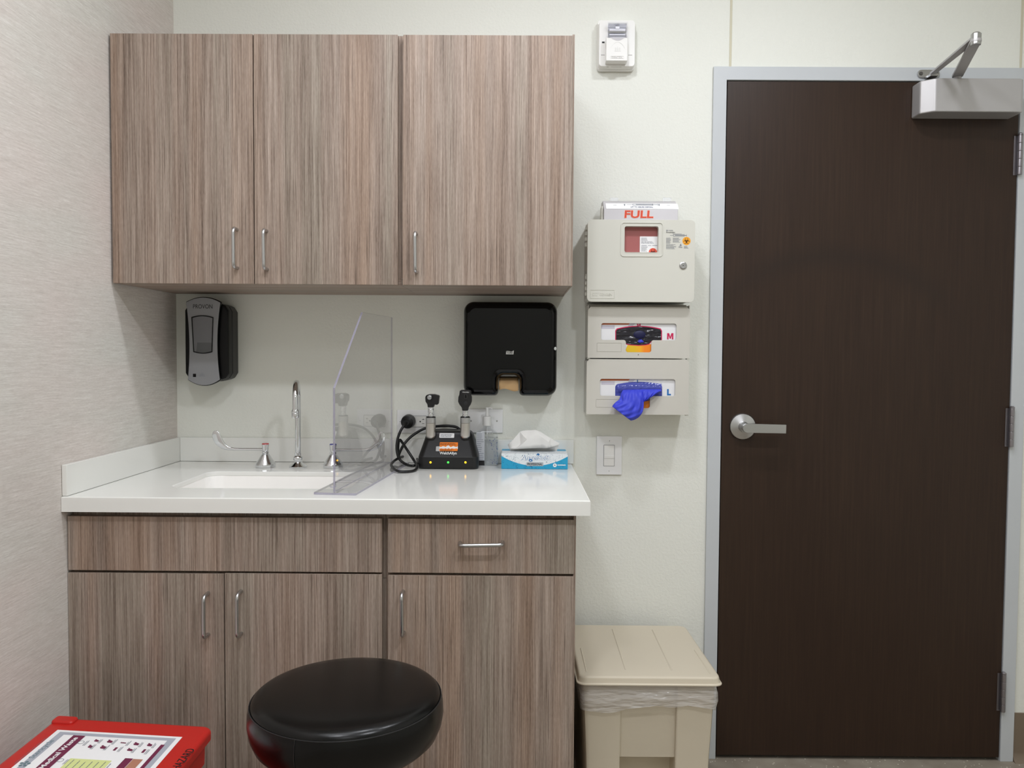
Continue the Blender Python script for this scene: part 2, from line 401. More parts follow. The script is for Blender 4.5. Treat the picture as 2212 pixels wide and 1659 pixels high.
# lever handle
hc = at(1606, 922, -.02)
bm = B(); lathe(bm, [(.0, -.001), (.041, -.001), (.0415, .004), (.039, .008), (.017, .014), (.0155, .016), (.0155, .022), (.0, .022)], (hc.x, -.007, hc.z), (0, -1, 0), 48)
hd = fin('door_handle', bm, NICKEL, door)
bm = B(); e = at(1689, 929, -.062); lv = mkframe((0, -.062, 0), (1, 0, -.012), (.012, 0, 1))
lathe(bm, [(.0, .02), (.0105, .02), (.0105, .062), (.0, .062)], (hc.x, -.007, hc.z), (0, -1, 0), 32)
s0 = V((hc.x, 0, hc.z)); pl = []
for i in range(13):
    a = math.radians(90+180*i/12); pl.append((.014*math.cos(a), .014*math.sin(a)))
Ln = e.x-hc.x+.012
pl += [(Ln, -.0135), (Ln, .0135)]
LF = mkframe((hc.x-.002, -.066, hc.z), (1, 0, -.014), (.014, 0, 1)); prism(bm, LF, pl, -.006, .006); bevel(bm, .0012, 2)
fin('lever', bm, NICKEL, hd)
# hinges
for (p, y0, y1) in ((2207, 293, 378), (2196, 882, 965), (2170, 1455, 1536)):
    z1, z0 = at(p, y0, -.012).z, at(p, y1, -.012).z
    bm = B(); xh = dr+.0015; n = 5
    fbox(bm, WF, xh-.014, xh-.002, z0, z1, .0072, .0088)
    for i in range(n):
        a, b = z0+(z1-z0)*i/n, z0+(z1-z0)*(i+1)/n
        lathe(bm, [(.0, .0), (.0066, .0), (.0072, .001), (.0072, b-a-.0018), (.0066, b-a-.0008), (.0, b-a-.0008)], (xh, -.0175, a), (0, 0, 1), 20)
    lathe(bm, [(.0, 0), (.0075, 0), (.0075, .004), (.004, .007), (.0, .007)], (xh, -.0175, z1), (0, 0, 1), 20)
    fin('hinge', bm, mat('hinge steel', (150, 146, 150), .35, .9), door)

# ------------------------------------------------------------------ door closer
zc1, zc0 = at(2060, 172, -.07).z, at(2060, 241, -.085).z
cl0, cl1 = at(1984, 210, -.05).x, at(2211, 210, -.08).x
cr = thing('door_closer', 'grey hydraulic door closer with folded arm above the dark door', 'door closer', ((cl0+cl1)/2, 0, zc0))
bm = B(); yy = .0082
prof = [(cl0, yy), (cl1, yy), (cl1, .078), (cl1-.012, .085), (cl0+.04, .085), (cl0+.028, .081), (cl0, .058)]
loft(bm, [[V((a, -b, z)) for a, b in prof] for z in (zc0, zc1)]); bevel(bm, .004, 3)
fin('cover', bm, ALU, cr)
za = zc1+.012
sp = V((at(2070, 172, -.05).x, -.045, za)); el = atz(2108, 92, za+.004); el.z = za; ft = V((at(2008, 160, -.02).x, -.02, za))
bm = B(); lathe(bm, [(.0, -.0115), (.011, -.0115), (.011, .004), (.0, .004)], sp); fin('spindle', bm, ALU, cr)
def armbar(a, b, w0, w1, z0, z1):
    bm = B(); d = (b-a).normalized(); n = V((-d.y, d.x, 0)); L = (b-a).length
    o = []
    for i in range(9): t = math.radians(90+180*i/8); o.append(a+d*math.cos(t)*w0+n*math.sin(t)*w0)
    for i in range(9): t = math.radians(-90+180*i/8); o.append(b+d*math.cos(t)*w1+n*math.sin(t)*w1)
    loft(bm, [[V((p.x, p.y, z)) for p in o] for z in (z0, z1)]); bevel(bm, .0015, 2); return bm
fin('main_arm', armbar(sp, el, .015, .014, za+.0045, za+.0125), ALU, cr)
fin('link_arm', armbar(ft+V((.0, -.018, 0)), el, .008, .012, za+.0135, za+.0205), ALU, cr)
bm = B(); lathe(bm, [(.0, -.003), (.012, -.003), (.013, .0), (.013, .026), (.009, .03), (.0, .03)], el); fin('elbow_pivot', bm, NICKEL, cr)
bm = B(); sh = xz(2005, 160, -.012); prism(bm, WF, rr(sh[0]-.034, sh[0]+.034, sh[1]-.012, sh[1]+.012, .0118), .0105, .0165); bevel(bm, .0015, 2)
box(bm, sh[0]-.012, sh[0]+.012, -.05, -.0166, za+.006, za+.013)
sho = fin('shoe', bm, NICKEL, cr)
bm = B()
bm.free()
for d in (-.024, .024):
    bm = B(); lathe(bm, [(.0, 0), (.006, 0), (.005, .002), (.0, .002)], (sh[0]+d, -.0166, sh[1]), (0, -1, 0), 16)
    fin('screw', bm, mat('screw steel', (120, 118, 118), .35, 1), sho)

# ------------------------------------------------------------------ pulls
def pull(p0, p1, y, parent, out=.030, r=.0046):
    a, b = V(p0), V(p1); n = V((0, -1, 0)); d = (b-a).normalized()
    P = fillet([a+n*.0005, a+n*out, b+n*out, b+n*.0005], .013, 6); bm = B(); tube(bm, P, r, 14)
    return fin('handle', bm, NICKEL, parent)
def panel(name, px0, px1, py0, py1, y, parent, th=.019, M=WOOD):
    a, d = at(px0, py0, y), at(px1, py1, y)
    bm = B(); box(bm, a.x, d.x, y, y+th, d.z, a.z); bevel(bm, .0012, 2)
    return fin(name, bm, M, parent)

# ------------------------------------------------------------------ upper cabinets
gU = 'wall cabinets above the counter'
xul = at(240.5, 340, YU).x; xmid = at(548, 340, YU).x; xm2 = at(859, 340, YU).x; xm3 = at(870.5, 340, YU).x; xur = at(1236, 340, YU).x; xus = at(1239.3, 340, YU).x
def xpan(name, x0, x1, z0, z1, y, parent, th=.019, M=WOOD):
    bm = B(); box(bm, x0, x1, y, y+th, z0, z1); bevel(bm, .0012, 2); return fin(name, bm, M, parent)
yc = YU+.0195
uc = thing('wall_cabinet', 'two door taupe wood grain wall cabinet beside the left wall', 'cabinet', ((xul+xm2)/2, 0, ZU0), gU)
bm = B(); xs_ = xm2+.007
box(bm, xul+.002, xs_, yc, -.001, ZU0+.019, ZU1); fin('carcass', bm, WOOD, uc)
bm = B(); box(bm, xul+.001, xs_, yc, -.001, ZU0+.0005, ZU0+.0188); fin('bottom_panel', bm, WOODX, uc)
bm = B(); box(bm, .001, xul+.0018, yc+.004, -.001, ZU0+.002, ZU1-.012); fin('filler_strip', bm, GAP, uc)
d1 = xpan('door', xul, xmid-.0012, ZU0, ZU1-.004, YU, uc); d2 = xpan('door', xmid+.0012, xm2, ZU0, ZU1-.004, YU, uc)
pull(at(512, 496, YU), at(513, 579, YU), YU, d1); pull(at(576, 499, YU), at(577.5, 582, YU), YU, d2)
uc2 = thing('wall_cabinet', 'single door taupe wood grain wall cabinet at right above towel dispenser', 'cabinet', ((xm3+xur)/2, 0, ZU0), gU)
bm = B(); box(bm, xs_+.0006, xus-.006, yc, -.001, ZU0+.019, ZU1); fin('carcass', bm, WOOD, uc2)
bm = B(); box(bm, xs_+.0006, xus-.006, yc, -.001, ZU0+.0005, ZU0+.0188); fin('bottom_panel', bm, WOODX, uc2)
bm = B(); box(bm, xus-.0058, xus, YU+.003, -.001, ZU0, ZU1); bevel(bm, .0008, 1); fin('side_panel', bm, WOOD, uc2)
d3 = xpan('door', xm3, xur, ZU0, ZU1-.004, YU, uc2)
pull(at(899, 505, YU), at(900, 588, YU), YU, d3)

# ------------------------------------------------------------------ base cabinets
gB = 'base cabinets under the worktop'
xbl = at(147, 1300, YB).x; xb1 = at(484.5, 1300, YB).x; xb2 = at(825, 1300, YB).x; xb3 = at(838, 1300, YB).x; xbr = at(1239.5, 1300, YB).x; xbs = at(1242.8, 1300, YB).x
zdt = at(640, 1118.5, YB).z; zdb = at(640, 1235.5, YB).z; zdo = at(640, 1241, YB).z; ycb = YB+.0195; zt = CT-CTH-.0005
bc = thing('base_cabinet', 'two door sink base cabinet at left with blank front panel', 'cabinet', ((xbl+xb2)/2, -.3, 0), gB)
bm = B(); xsb = (xb2+xb3)/2
box(bm, xbl+.002, xsb, ycb, -.003, .1, CT-.20); fin('carcass', bm, WOOD, bc)
bm = B(); box(bm, xbl+.002, xsb, ycb, ycb+.019, CT-.199, zt); box(bm, xbl+.002, xbl+.02, ycb+.0195, -.003, CT-.199, zt); box(bm, xsb-.018, xsb, ycb+.0195, -.003, CT-.199, zt); fin('top_rail', bm, WOOD, bc)
bm = B(); box(bm, xbl+.004, xsb, ycb+.06, -.003, 0, .0995); fin('toe_kick', bm, GAP, bc)
bm = B(); box(bm, .0005, xbl+.0018, ycb+.004, ycb+.02, 0, zt); fin('filler_strip', bm, GAP, bc)
xpan('front_panel', xbl+.001, xb2, zdb, zdt, YB, bc)
e1 = xpan('door', xbl, xb1-.001, .105, zdo, YB, bc); e2 = xpan('door', xb1+.001, xb2, .105, zdo+.0015, YB, bc)
pull(at(450, 1281, YB), at(450, 1370, YB), YB, e1); pull(at(521, 1277, YB), at(521.5, 1368, YB), YB, e2)
bc2 = thing('base_cabinet', 'narrow base cabinet with one drawer over one door next to the bin', 'cabinet', ((xb3+xbr)/2, -.3, 0), gB)
bm = B(); box(bm, xsb+.0006, xbs-.006, ycb, -.003, .1, zt); fin('carcass', bm, WOOD, bc2)
bm = B(); box(bm, xsb+.0006, xbs-.008, ycb+.06, -.003, 0, .0995); fin('toe_kick', bm, GAP, bc2)
bm = B(); box(bm, xbs-.0058, xbs, YB+.002, -.003, 0, zt); bevel(bm, .0008, 1); fin('side_panel', bm, WOOD, bc2)
dw = xpan('drawer', xb3, xbr, zdb, zdt, YB, bc2); e3 = xpan('door', xb3, xbr, .105, zdo, YB, bc2)
pull(at(994, 1172.5, YB), at(1086, 1171, YB), YB, dw); pull(at(871, 1277, YB), at(872, 1366, YB), YB, e3)

# ------------------------------------------------------------------ worktop with sink cut-out
xcr = at(1275.5, 1095, CTF).x; xcl = xl(CTF)+.001
fx = atz(644, 1009, CT)                                         # faucet foot
sl = atz(363, 1053, CT); sr_y = atz(600, 1019, CT).y
sx0, sx1 = sl.x, 2*fx.x-sl.x; sy0, sy1 = atz(600, 1055, CT).y, sr_y
TOP = (V((0, 0, CT)), V((1, 0, 0)), V((0, 1, 0)), V((0, 0, 1)))
SLT = .012
ct = thing('worktop', 'glossy white quartz worktop with short backsplash', 'countertop', (.6, -.32, CT-CTH))
bm = B(); prism(bm, TOP, [(xcl, CTF), (xcr, CTF), (xcr, -.001), (.0015, -.001)], -SLT, 0, [rr(sx0, sx1, sy0, sy1, .035)])
box(bm, xcl, xcr, CTF, CTF+.02, CT-CTH, CT-SLT); box(bm, xcr-.02, xcr, CTF+.02, -.001, CT-CTH, CT-SLT); bmesh.ops.remove_doubles(bm, verts=bm.verts[:], dist=1e-5)
bevel(bm, .003, 3, 60, lambda e: all(v_.co.z > CT-1e-4 for v_ in e.verts)); fin('slab', bm, COUNTER, ct)
zs = at(700, 947, -.014).z
bm = B(); box(bm, .0135, at(1239.5, 975, -.013).x, -.0135, -.001, CT+.0006, zs); bevel(bm, .0015, 2); fin('backsplash', bm, COUNTER, ct)
bm = B(); pts = [(xl(CTF)+.001, CTF+.004), (xl(CTF)+.013, CTF+.004), (.0132, -.001), (.001, -.001)]
loft(bm, [[V((x, y, z)) for x, y in pts] for z in (CT+.0006, zs)]); bevel(bm, .0015, 2); fin('side_splash', bm, COUNTER, ct)
# basin
bm = B(); rings = []
for inset, z in ((-.016, CT-SLT-.0003), (-.016, CT-SLT-.016), (.006, CT-SLT-.13), (.03, CT-SLT-.152), (.06, CT-SLT-.158), (.06, CT-SLT-.152), (.04, CT-SLT-.148), (.014, CT-SLT-.126), (.001, CT-SLT-.012), (-.001, CT-SLT-.0003)):
    rings.append([V((a, b, z)) for a, b in rr(sx0+inset, sx1-inset, sy0+inset, sy1-inset, .045)])
R = [[bm.verts.new(p) for p in r] for r in rings]; n = len(R[0])
for a, b in zip(R, R[1:]+R[:1]):
    for i in range(n): bm.faces.new((a[i], a[(i+1) % n], b[(i+1) % n], b[i]))
bk = thing('sink', 'white undermount sink set into the worktop', 'sink', ((sx0+sx1)/2, (sy0+sy1)/2, CT-SLT-.158))
# floor of the bowl
rb = rr(sx0+.06, sx1-.06, sy0+.06, sy1-.06, .045)
bm.faces.new([bm.verts.new((a, b, CT-SLT-.1525)) for a, b in rb])
fin('basin', bm, PORC, bk)
bm = B(); lathe(bm, [(.0, 0), (.042, 0), (.04, .003), (.03, .002), (.0, .001)], ((sx0+sx1)/2, (sy0+sy1)/2, CT-SLT-.1522)); fin('drain', bm, CHROME, bk)

# ------------------------------------------------------------------ faucet
fa = thing('faucet', 'chrome gooseneck faucet with two wrist blade handles behind the sink', 'faucet', (fx.x, fx.y, CT))
kf = (fx.y-CAM.y)                                                # distance for pixel sizes
def upx(n, y=None): return n*((y if y is not None else fx.y)-CAM.y)/F_PX
bm = B(); u = upx(1)
lathe(bm, [(0, 0), (19*u, 0), (19*u, 2*u), (17*u, 4*u), (9*u, 10*u), (8.5*u, 12*u), (10*u, 15*u), (10.5*u, 18.5*u), (10*u, 22*u), (7*u, 25*u), (7*u, 31*u), (5.5*u, 32*u), (0, 32*u)], (fx.x, fx.y, CT+.0004), seg=48)
fin('base', bm, CHROME, fa)
ztop = at(643, 819, fx.y).z; rg = 6.1*u
zb_ = CT+31*u; tip = at(637, 880, fx.y-.11); P = [V((fx.x, fx.y, zb_)), V((fx.x, fx.y, ztop-.075))]
R_ = .052
for i in range(1, 17):
    a = PI-PI*i/16
    P.append(V((fx.x+(tip.x-fx.x)*(1+math.cos(a))/2, fx.y-R_*(1+math.cos(a)), ztop-rg-R_+math.sin(a)*R_)))
P.append(V((tip.x, fx.y-2*R_, at(637, 886, fx.y-.1).z)))
bm = B(); tube(bm, P, rg, 20); spo = fin('spout', bm, CHROME, fa)
zt_ = P[-1].z; bm = B(); u2 = upx(1, fx.y-.1)
lathe(bm, [(0, .002), (7*u2, .002), (8.4*u2, -2*u2), (8.4*u2, -5*u2), (7.6*u2, -6*u2), (8.4*u2, -7*u2), (8.2*u2, -15*u2), (7*u2, -17*u2), (0, -17*u2)], (tip.x, fx.y-2*R_, zt_), seg=32)
fin('aerator', bm, CHROME, spo)
for side, pc, cap in ((-1, 572.5, (190, 40, 50)), (1, 720.5, (60, 66, 150))):
    hx = atz(pc, 1009, CT).x
    bm = B(); lathe(bm, [(0, 0), (21.5*u, 0), (21.5*u, 5*u), (20*u, 9*u), (8.5*u, 27*u), (6*u, 28*u), (7.5*u, 30*u), (7.5*u, 33*u), (5.5*u, 34*u), (0, 34*u)], (hx, fx.y, CT+.0004), seg=16)
    hn = fin('handle', bm, CHROME, fa, smooth=20)
    bm = B(); lathe(bm, [(0, 34*u), (5.5*u, 34*u), (7*u, 39*u), (7*u, 45*u), (8*u, 48*u), (7.5*u, 49.5*u), (0, 49.5*u)], (hx, fx.y, CT), seg=32); fin('hub', bm, CHROME, hn)
    bm = B(); lathe(bm, [(0, 49.6*u), (7.6*u, 49.6*u), (7*u, 51.2*u), (0, 51.6*u)], (hx, fx.y, CT), seg=32)
    fin('index_cap', bm, mat('cap %d' % side, cap, .35), hn, label='red hot water cap' if side < 0 else 'blue cold water cap')
    # blade lever: round arm that widens and sweeps up into a paddle
    S = side
    prof = [(0, 38, 3.2, 3.0, 0), (14, 38.2, 2.7, 2.7, 0), (50, 38.2, 2.6, 2.7, -2), (67, 38.4, 2.4, 2.9, -3), (81, 40.5, 2.0, 4.4, -4), (90, 45.5, 1.7, 7, -5), (98, 54, 1.5, 9.2, -6), (103, 63, 1.4, 9.8, -6), (105.5, 71, 1.3, 8.6, -6), (106.5, 76, 1.1, 6, -6), (106.8, 79, .6, 2.2, -6)]
    rings = []
    for i, (a, b, th, wd, dy) in enumerate(prof):
        nx = prof[min(i+1, len(prof)-1)]; pv = prof[max(i-1, 0)]
        t = V((S*(nx[0]-pv[0]), 0, nx[1]-pv[1])).normalized(); nn = V((-t.z*S, 0, t.x*S)); c0 = V((hx+S*a*u, fx.y+dy*u, CT+b*u))
        rings.append([c0+nn*(wd*u*math.cos(2*PI*j/16))+V((0, 1, 0))*(th*u*math.sin(2*PI*j/16)) for j in range(16)])
    bm = B(); loft(bm, rings); fin('blade_lever', bm, CHROME, hn, smooth=60)

# ------------------------------------------------------------------ acrylic shield
s1 = atz(722, 1063, CT+.006); s1.y = -.575; s1 = V((at(722, 1050, -.575).x, -.575, 0)); s2 = V((at(846, 850, -.03).x, -.03, 0))
sd = (s2-s1).normalized(); SH = mkframe((s1.x, s1.y, 0), sd, (0, 0, 1)); Ls = (s2-s1).length
def shield_ab(px, py):
    d = ray(px, py); n = SH[3]; t = (SH[0]-CAM).dot(n)/d.dot(n); p = CAM+d*t; return ((p-SH[0]).dot(SH[1]), p.z)
k_ = shield_ab(723, 838); tp = shield_ab(782, 672); zt2 = shield_ab(846, 688)[1]
ah = thing('acrylic_shield', 'clear acrylic splash shield standing on edge between sink and charger', 'shield', ((s1.x+s2.x)/2, (s1.y+s2.y)/2, CT))
bm = B(); prism(bm, SH, [(0, CT+.0062), (Ls, CT+.0062), (Ls, (tp[1]+zt2)/2), (tp[0], (tp[1]+zt2)/2), (0, k_[1])], -.0026, .0026)
o = fin('sheet', bm, [ACRYL, ACRYLE], ah, smooth=None)
for p in o.data.polygons:
    if abs(p.normal.dot(SH[3])) < .5: p.material_index = 1
# foot plate
bl, br_ = atz(677, 1067, CT+.006), atz(778, 1068, CT+.006)
q = SH[1]; nrm = V((q.y, -q.x, 0)); wl_ = .048; wr = .057
bm = B(); PF = (V((s1.x, s1.y, CT)), q, -nrm, V((0, 0, 1)))
prism(bm, PF, [(a, b) for a, b in rr(-.012, Ls-.005, -wr, wl_, .004)], .0005, .0058)
o = fin('foot_plate', bm, [ACRYL, ACRYLE], ah, smooth=None)
for p in o.data.polygons:
    if abs(p.normal.z) < .5: p.material_index = 1

# ------------------------------------------------------------------ soap dispenser
ys = -.100
def sp_(zx, zy, y=ys): return xz(360+zx/7.54, 630+zy/7.54, y)     # from close-up measures
xL, xR = sp_(262, 700)[0], sp_(975, 700)[0]; zT, zB = sp_(600, 170)[1], sp_(600, 1460)[1]; xc = (xL+xR)/2
def arch(x0, x1, z0, z1, bulge, r, n=14):
    out = []; w = (x1-x0)/2; cx = (x0+x1)/2
    for i in range(n+1):
        t = 1-2*i/n; a = abs(t); out.append((cx+w*t, z1+bulge*(1-t*t)-r*max(0, (a-.8)/.2)**2))
    for i in range(n+1):
        t = -1+2*i/n; a = abs(t); out.append((cx+w*t, z0-bulge*(1-t*t)+r*max(0, (a-.8)/.2)**2))
    return out
so = thing('soap_dispenser', 'black and silver wall soap dispenser in the corner above the sink', 'dispenser', (xc, 0, zB-.02))
bm = B(); prism(bm, WF, arch(xL-.001, xR+.001, zB+.012, zT-.014, .016, .012), .0006, .05); bevel(bm, .004, 3, 50); fin('back_housing', bm, mat('charcoal housing', (46, 46, 45), .45), so)
bm = B(); prism(bm, WF, arch(xL, xR, zB+.012, zT-.012, .014, .012), .0502, .086); bevel(bm, .007, 3, 50); fin('body', bm, mat('deep black plastic', (8, 8, 9), .4, spec=.3), so)
def hour(g, c):
    pts = []; zt, zb = sp_(600, 175)[1], sp_(600, 1430)[1]; zap, zbp = sp_(600, 95)[1], sp_(600, 1525)[1]
    TL, TR, BL, BR, WL, WR = [sp_(a, 300)[0] for a in (315, 872, 333, 855, 362, 818)]
    for i in range(13): t = i/12; pts.append((TR+(TL-TR)*t, zt+(zap-zt)*(1-(2*t-1)**2)))
    for i in range(1, 24): t = i/24; w = 1-(2*t-1)**2; pts.append(((TL+(BL-TL)*t)+(WL-(TL+BL)/2)*w, zt+(zb-zt)*t))
    for i in range(13): t = i/12; pts.append((BL+(BR-BL)*t, zb+(zbp-zb)*(1-(2*t-1)**2)))
    for i in range(1, 24): t = 1-i/24; w = 1-(2*t-1)**2; pts.append(((TR+(BR-TR)*t)+(WR-(TR+BR)/2)*w, zt+(zb-zt)*t))
    cx = sum(p[0] for p in pts)/len(pts); cz = sum(p[1] for p in pts)/len(pts)
    return [(cx+(a-cx)*(1-g/.05), cz+(b-cz)*(1-g/.125)) for a, b in pts]
bm = B(); prism(bm, WF, hour(-.002, 0), .0862, .097); bevel(bm, .003, 2, 50); fin('rim', bm, BLACKG, so)
bm = B(); prism(bm, WF, hour(.0, 0), .0972, .0995); bevel(bm, .001, 2, 50); fp_ = fin('front_panel', bm, SILVER, so, label='silver front panel')
def win(g):
    TL, TR, WL, WR = [sp_(a, 600)[0] for a in (405, 765, 432, 742)]; zt, zb, za_, zbb = [sp_(600, a)[1] for a in (415, 985, 385, 1010)]
    out = [(TR+(TL-TR)*i/10, zt+(za_-zt)*(1-(2*i/10-1)**2)) for i in range(11)]
    out += [(WL+(WR-WL)*i/10, zb+(zbb-zb)*(1-(2*i/10-1)**2)) for i in range(11)]
    cx = (TL+TR)/2; cz = (zt+zb)/2
    return [(cx+(a-cx)*(1-g/.024), cz+(b-cz)*(1-g/.04)) for a, b in out]
bm = B(); prism(bm, WF, win(0), .0996, .1012, [win(.0022)]); wf_ = fin('window', bm, BLACKG, so, label='black rimmed clear window')
bm = B(); flat(bm, WF, win(.002), .0998); fin('refill_bag', bm, mat('hazy refill bag', (122, 122, 124), .35), wf_)
lo = sp_(600, 830)[1]; bm = B(); a_, b_ = sp_(470, 0)[0], sp_(730, 0)[0]; fl = sp_(600, 985)[1]
flat(bm, WF, [(a_, fl), (b_+.001, fl), (b_, lo), (a_+.004, lo)], .1001); fin('soap', bm, mat('soap', (82, 84, 84), .2), wf_)
bm = B(); flat(bm, WF, win(.0018), .1008); fin('pane', bm, clear('dispenser pane', (225, 225, 228), .05), wf_)
text('PROVON', WF, sp_(428, 0)[0], sp_(742, 0)[0], sp_(0, 272)[1], sp_(0, 203)[1], .0996, INK, so)
bm = B(); a_, b_ = sp_(428, 1390), sp_(478, 1338); flat(bm, WF, [(a_[0], a_[1]), (b_[0], a_[1]), (b_[0], b_[1]), (a_[0], b_[1])], .0998); fin('sensor', bm, BLACKG, so)
bm = B(); ec = sp_(577, 1360)
for k in range(3):
    for sgn in (-1, 1):
        r0 = .002+.0022*k; cc = circ(ec[0]+sgn*.001, ec[1]-.002, r0, 12, 90-60*sgn-60, 90-60*sgn+60)
        for p, q in zip(cc, cc[1:]):
            n = V((q[1]-p[1], -(q[0]-p[0]))).normalized()*.00025; flat(bm, WF, [(p[0]-n.x, p[1]-n.y), (q[0]-n.x, q[1]-n.y), (q[0]+n.x, q[1]+n.y), (p[0]+n.x, p[1]+n.y)], .0998)
flat(bm, WF, [(ec[0]-.0003, ec[1]-.004), (ec[0]+.0003, ec[1]-.004), (ec[0]+.0003, ec[1]+.008), (ec[0]-.0003, ec[1]+.008)], .0999)
fin('hand_emblem', bm, GREYINK, so)

# ------------------------------------------------------------------ paper towel dispenser
yt = -.095
def tw(zx, zy, y=yt): return xz(980+zx/6.912, 630+zy/6.912, y)
x0, x1 = tw(140, 800)[0], tw(1550, 800)[0]; z1, z0 = tw(800, 145)[1], tw(800, 1562)[1]
n0, n1, nz = tw(672, 0)[0], tw(990, 0)[0], tw(0, 1240)[1]
def notch(g):
    base = rr(x0+g, x1-g, z0+g, z1-g, .03-g*.5, 8)
    r = .018+g*.3; k = []
    # start in the lower left part of the bottom edge, walk the notch
    ob = [(n0-g-.012, z0+g)]
    for i in range(1, 6): t = math.radians(90*i/5); ob.append((n0-g-.012+.012*math.sin(t), z0+g+.012*(1-math.cos(t))))
    for i in range(7): t = math.radians(180-90*i/6); ob.append((n0-g+r+r*math.cos(t), nz+g-r+r*math.sin(t)))
    for i in range(7): t = math.radians(90-90*i/6); ob.append((n1+g-r+r*math.cos(t), nz+g-r+r*math.sin(t)))
    for i in range(6): t = math.radians(90*(5-i)/5); ob.append((n1+g+.012-.012*math.sin(t), z0+g+.012*(1-math.cos(t))))
    # rr is ordered TR, TL, BL, BR arcs: insert the notch between BL and BR
    m_ = 3*9
    return base[:m_]+ob+base[m_:]
bm = B(); prf = [(0, .0006), (0, .062), (.001, .072), (.004, .082), (.009, .090), (.015, .0945), (.021, .095)]
loft(bm, [[fp(WF, a, b, c) for a, b in notch(g)] for g, c in prf], caps=False)
R0 = notch(.021); tri = tessellate_polygon([[V((a, b, 0)) for a, b in R0]])
vv_ = [bm.verts.new(fp(WF, a, b, .095)) for a, b in R0]
for t in tri: bm.faces.new([vv_[i] for i in t])
bmesh.ops.remove_doubles(bm, verts=bm.verts[:], dist=1e-6)
td = thing('towel_dispenser', 'black glossy paper towel dispenser under the right wall cabinet', 'dispenser', ((x0+x1)/2, 0, z0))
fin('cover', bm, BLACKG, td, 50)
bm = B(); a_, b_ = tw(1515, 890), tw(1552, 810); cx = x1-.006; cz = (a_[1]+b_[1])/2
lathe(bm, [(0, 0), (.0052, 0), (.0052, .002), (.003, .0026), (0, .002)], (x1-.0065, -.0865, cz), (.55, -.84, 0), 24); fin('lock', bm, CHROME, td)
bm = B(); F2 = WF; a_, b_ = tw(780, 935), tw(893, 890)
pts = [(a_[0], a_[1])]+[(b_[0], a_[1])]+[(b_[0]+.001, b_[1]+.0025)]+[(a_[0]+(b_[0]-a_[0])*t, b_[1]+.0008*math.sin(t*6.3)) for t in (.8, .6, .4, .2)]+[(a_[0]+.001, b_[1])]
flat(bm, WF, pts, .0954); lab = fin('logo_label', bm, PAPERW, td)
text('TORK', WF, a_[0]+.0016, b_[0]-.001, a_[1]+.0012, b_[1]-.001, .0956, INK, lab, bold=.02)
tow = B(); rows = []
for i in range(9):
    t = i/8; zz = nz-.006+(tw(0, 1470)[1]-nz+.006)*t
    rows.append([V((n0+.002+(n1-n0-.004)*j/10, -.03-.035*math.sin(min(1, t*1.3)*PI*.6)-.002*math.sin(j*.9+i*.7), zz+(.004*math.sin(j*.6) if i == 8 else 0))) for j in range(11)])
loft(tow, rows, caps=False, closed=False)
to_ = tag(rebase(fin('paper_towel', tow, KRAFT, None, 60), ((n0+n1)/2, -.05, z0)), 'brown kraft paper towel hanging in the dispenser notch', 'paper towel')
md = to_.modifiers.new('thickness', 'SOLIDIFY'); md.thickness = .0012

def onF(F, px, py):
    """surface coordinates where the picture spot meets the plane of a frame"""
    d = ray(px, py); t = (F[0]-CAM).dot(F[3])/d.dot(F[3]); p = CAM+d*t-F[0]; return (p.dot(F[1]), p.dot(F[2]))
def ell(cx, cz, rx, rz, n=28): return [(cx+rx*math.cos(2*PI*i/n), cz+rz*math.sin(2*PI*i/n)) for i in range(n)]
def biohazard(bm, F, cx, cz, r, c):
    for k in range(3):
        a = 90+120*k; ox, oz = cx+.42*r*math.cos(math.radians(a)), cz+.42*r*math.sin(math.radians(a))
        o = circ(ox, oz, .46*r, 28, a+24, a+336); i_ = circ(ox+.05*r*math.cos(math.radians(a)), oz+.05*r*math.sin(math.radians(a)), .33*r, 28, a+24, a+336)
        for p, q, s, t in zip(o, o[1:], i_[1:], i_): flat(bm, F, [p, q, s, t], c)
    o, i_ = circ(cx, cz, .36*r, 36), circ(cx, cz, .27*r, 36)
    for k in range(36): flat(bm, F, [o[k], o[(k+1) % 36], i_[(k+1) % 36], i_[k]], c+.00005)

# ------------------------------------------------------------------ charging stand for the two instruments
def z3(zx, zy): return (820+zx/5.027, 820+zy/5.027)
yf = atz(968, 1014, CT).y
kx = lambda zx, y: at(*z3(zx, 800), y).x
bx0, bx1 = kx(415, yf), kx(1069, yf); bcx = (bx0+bx1)/2; bw = (bx1-bx0)/2; byk = -.030
zst = at(*z3(740, 553), -.08).z
cs = thing('charging_stand', 'black desk charger with three small lit diodes on the worktop', 'charger', (bcx, (yf+byk)/2, CT))
H_ = zst-CT; S0, S1 = .036, H_-.012; ysl = yf+.044
lv_ = [(.0006, 0, .004), (.004, 0, .0), (S0, 0, 0), (S0+.001, .0004, .0006), (S1, .018, ysl-yf), (H_-.004, .024, ysl-yf+.004), (H_, .034, ysl-yf+.012)]
bm = B(); loft(bm, [[V((a, b, CT+z)) for a, b in rr(bx0+i, bx1-i, yf+f_, byk, .018)] for z, i, f_ in lv_]); bevel(bm, .0015, 2, 20)
fin('housing', bm, BLACK, cs, 30)
SF = mkframe((bcx, yf-.0012, CT+S0+.001), (1, 0, 0), (0, (ysl-yf)/(S1-S0), 1))
def sf(zx, zy): return onF(SF, *z3(zx, zy))
def sfrect(bm, a, b, c, d, h): p, q = sf(a, d), sf(c, b); flat(bm, SF, rr(p[0], q[0], p[1], q[1], .002, 3), h)
bm = B(); sfrect(bm, 648, 583, 812, 632, .0002); w_ = fin('white_sticker', bm, PAPERW, cs)
bm = B(); p, q = sf(660, 626), sf(805, 590); lines(bm, SF, p[0], q[0], p[1], q[1], 3, .0004, .3, .5); fin('print', bm, GREYINK, w_)
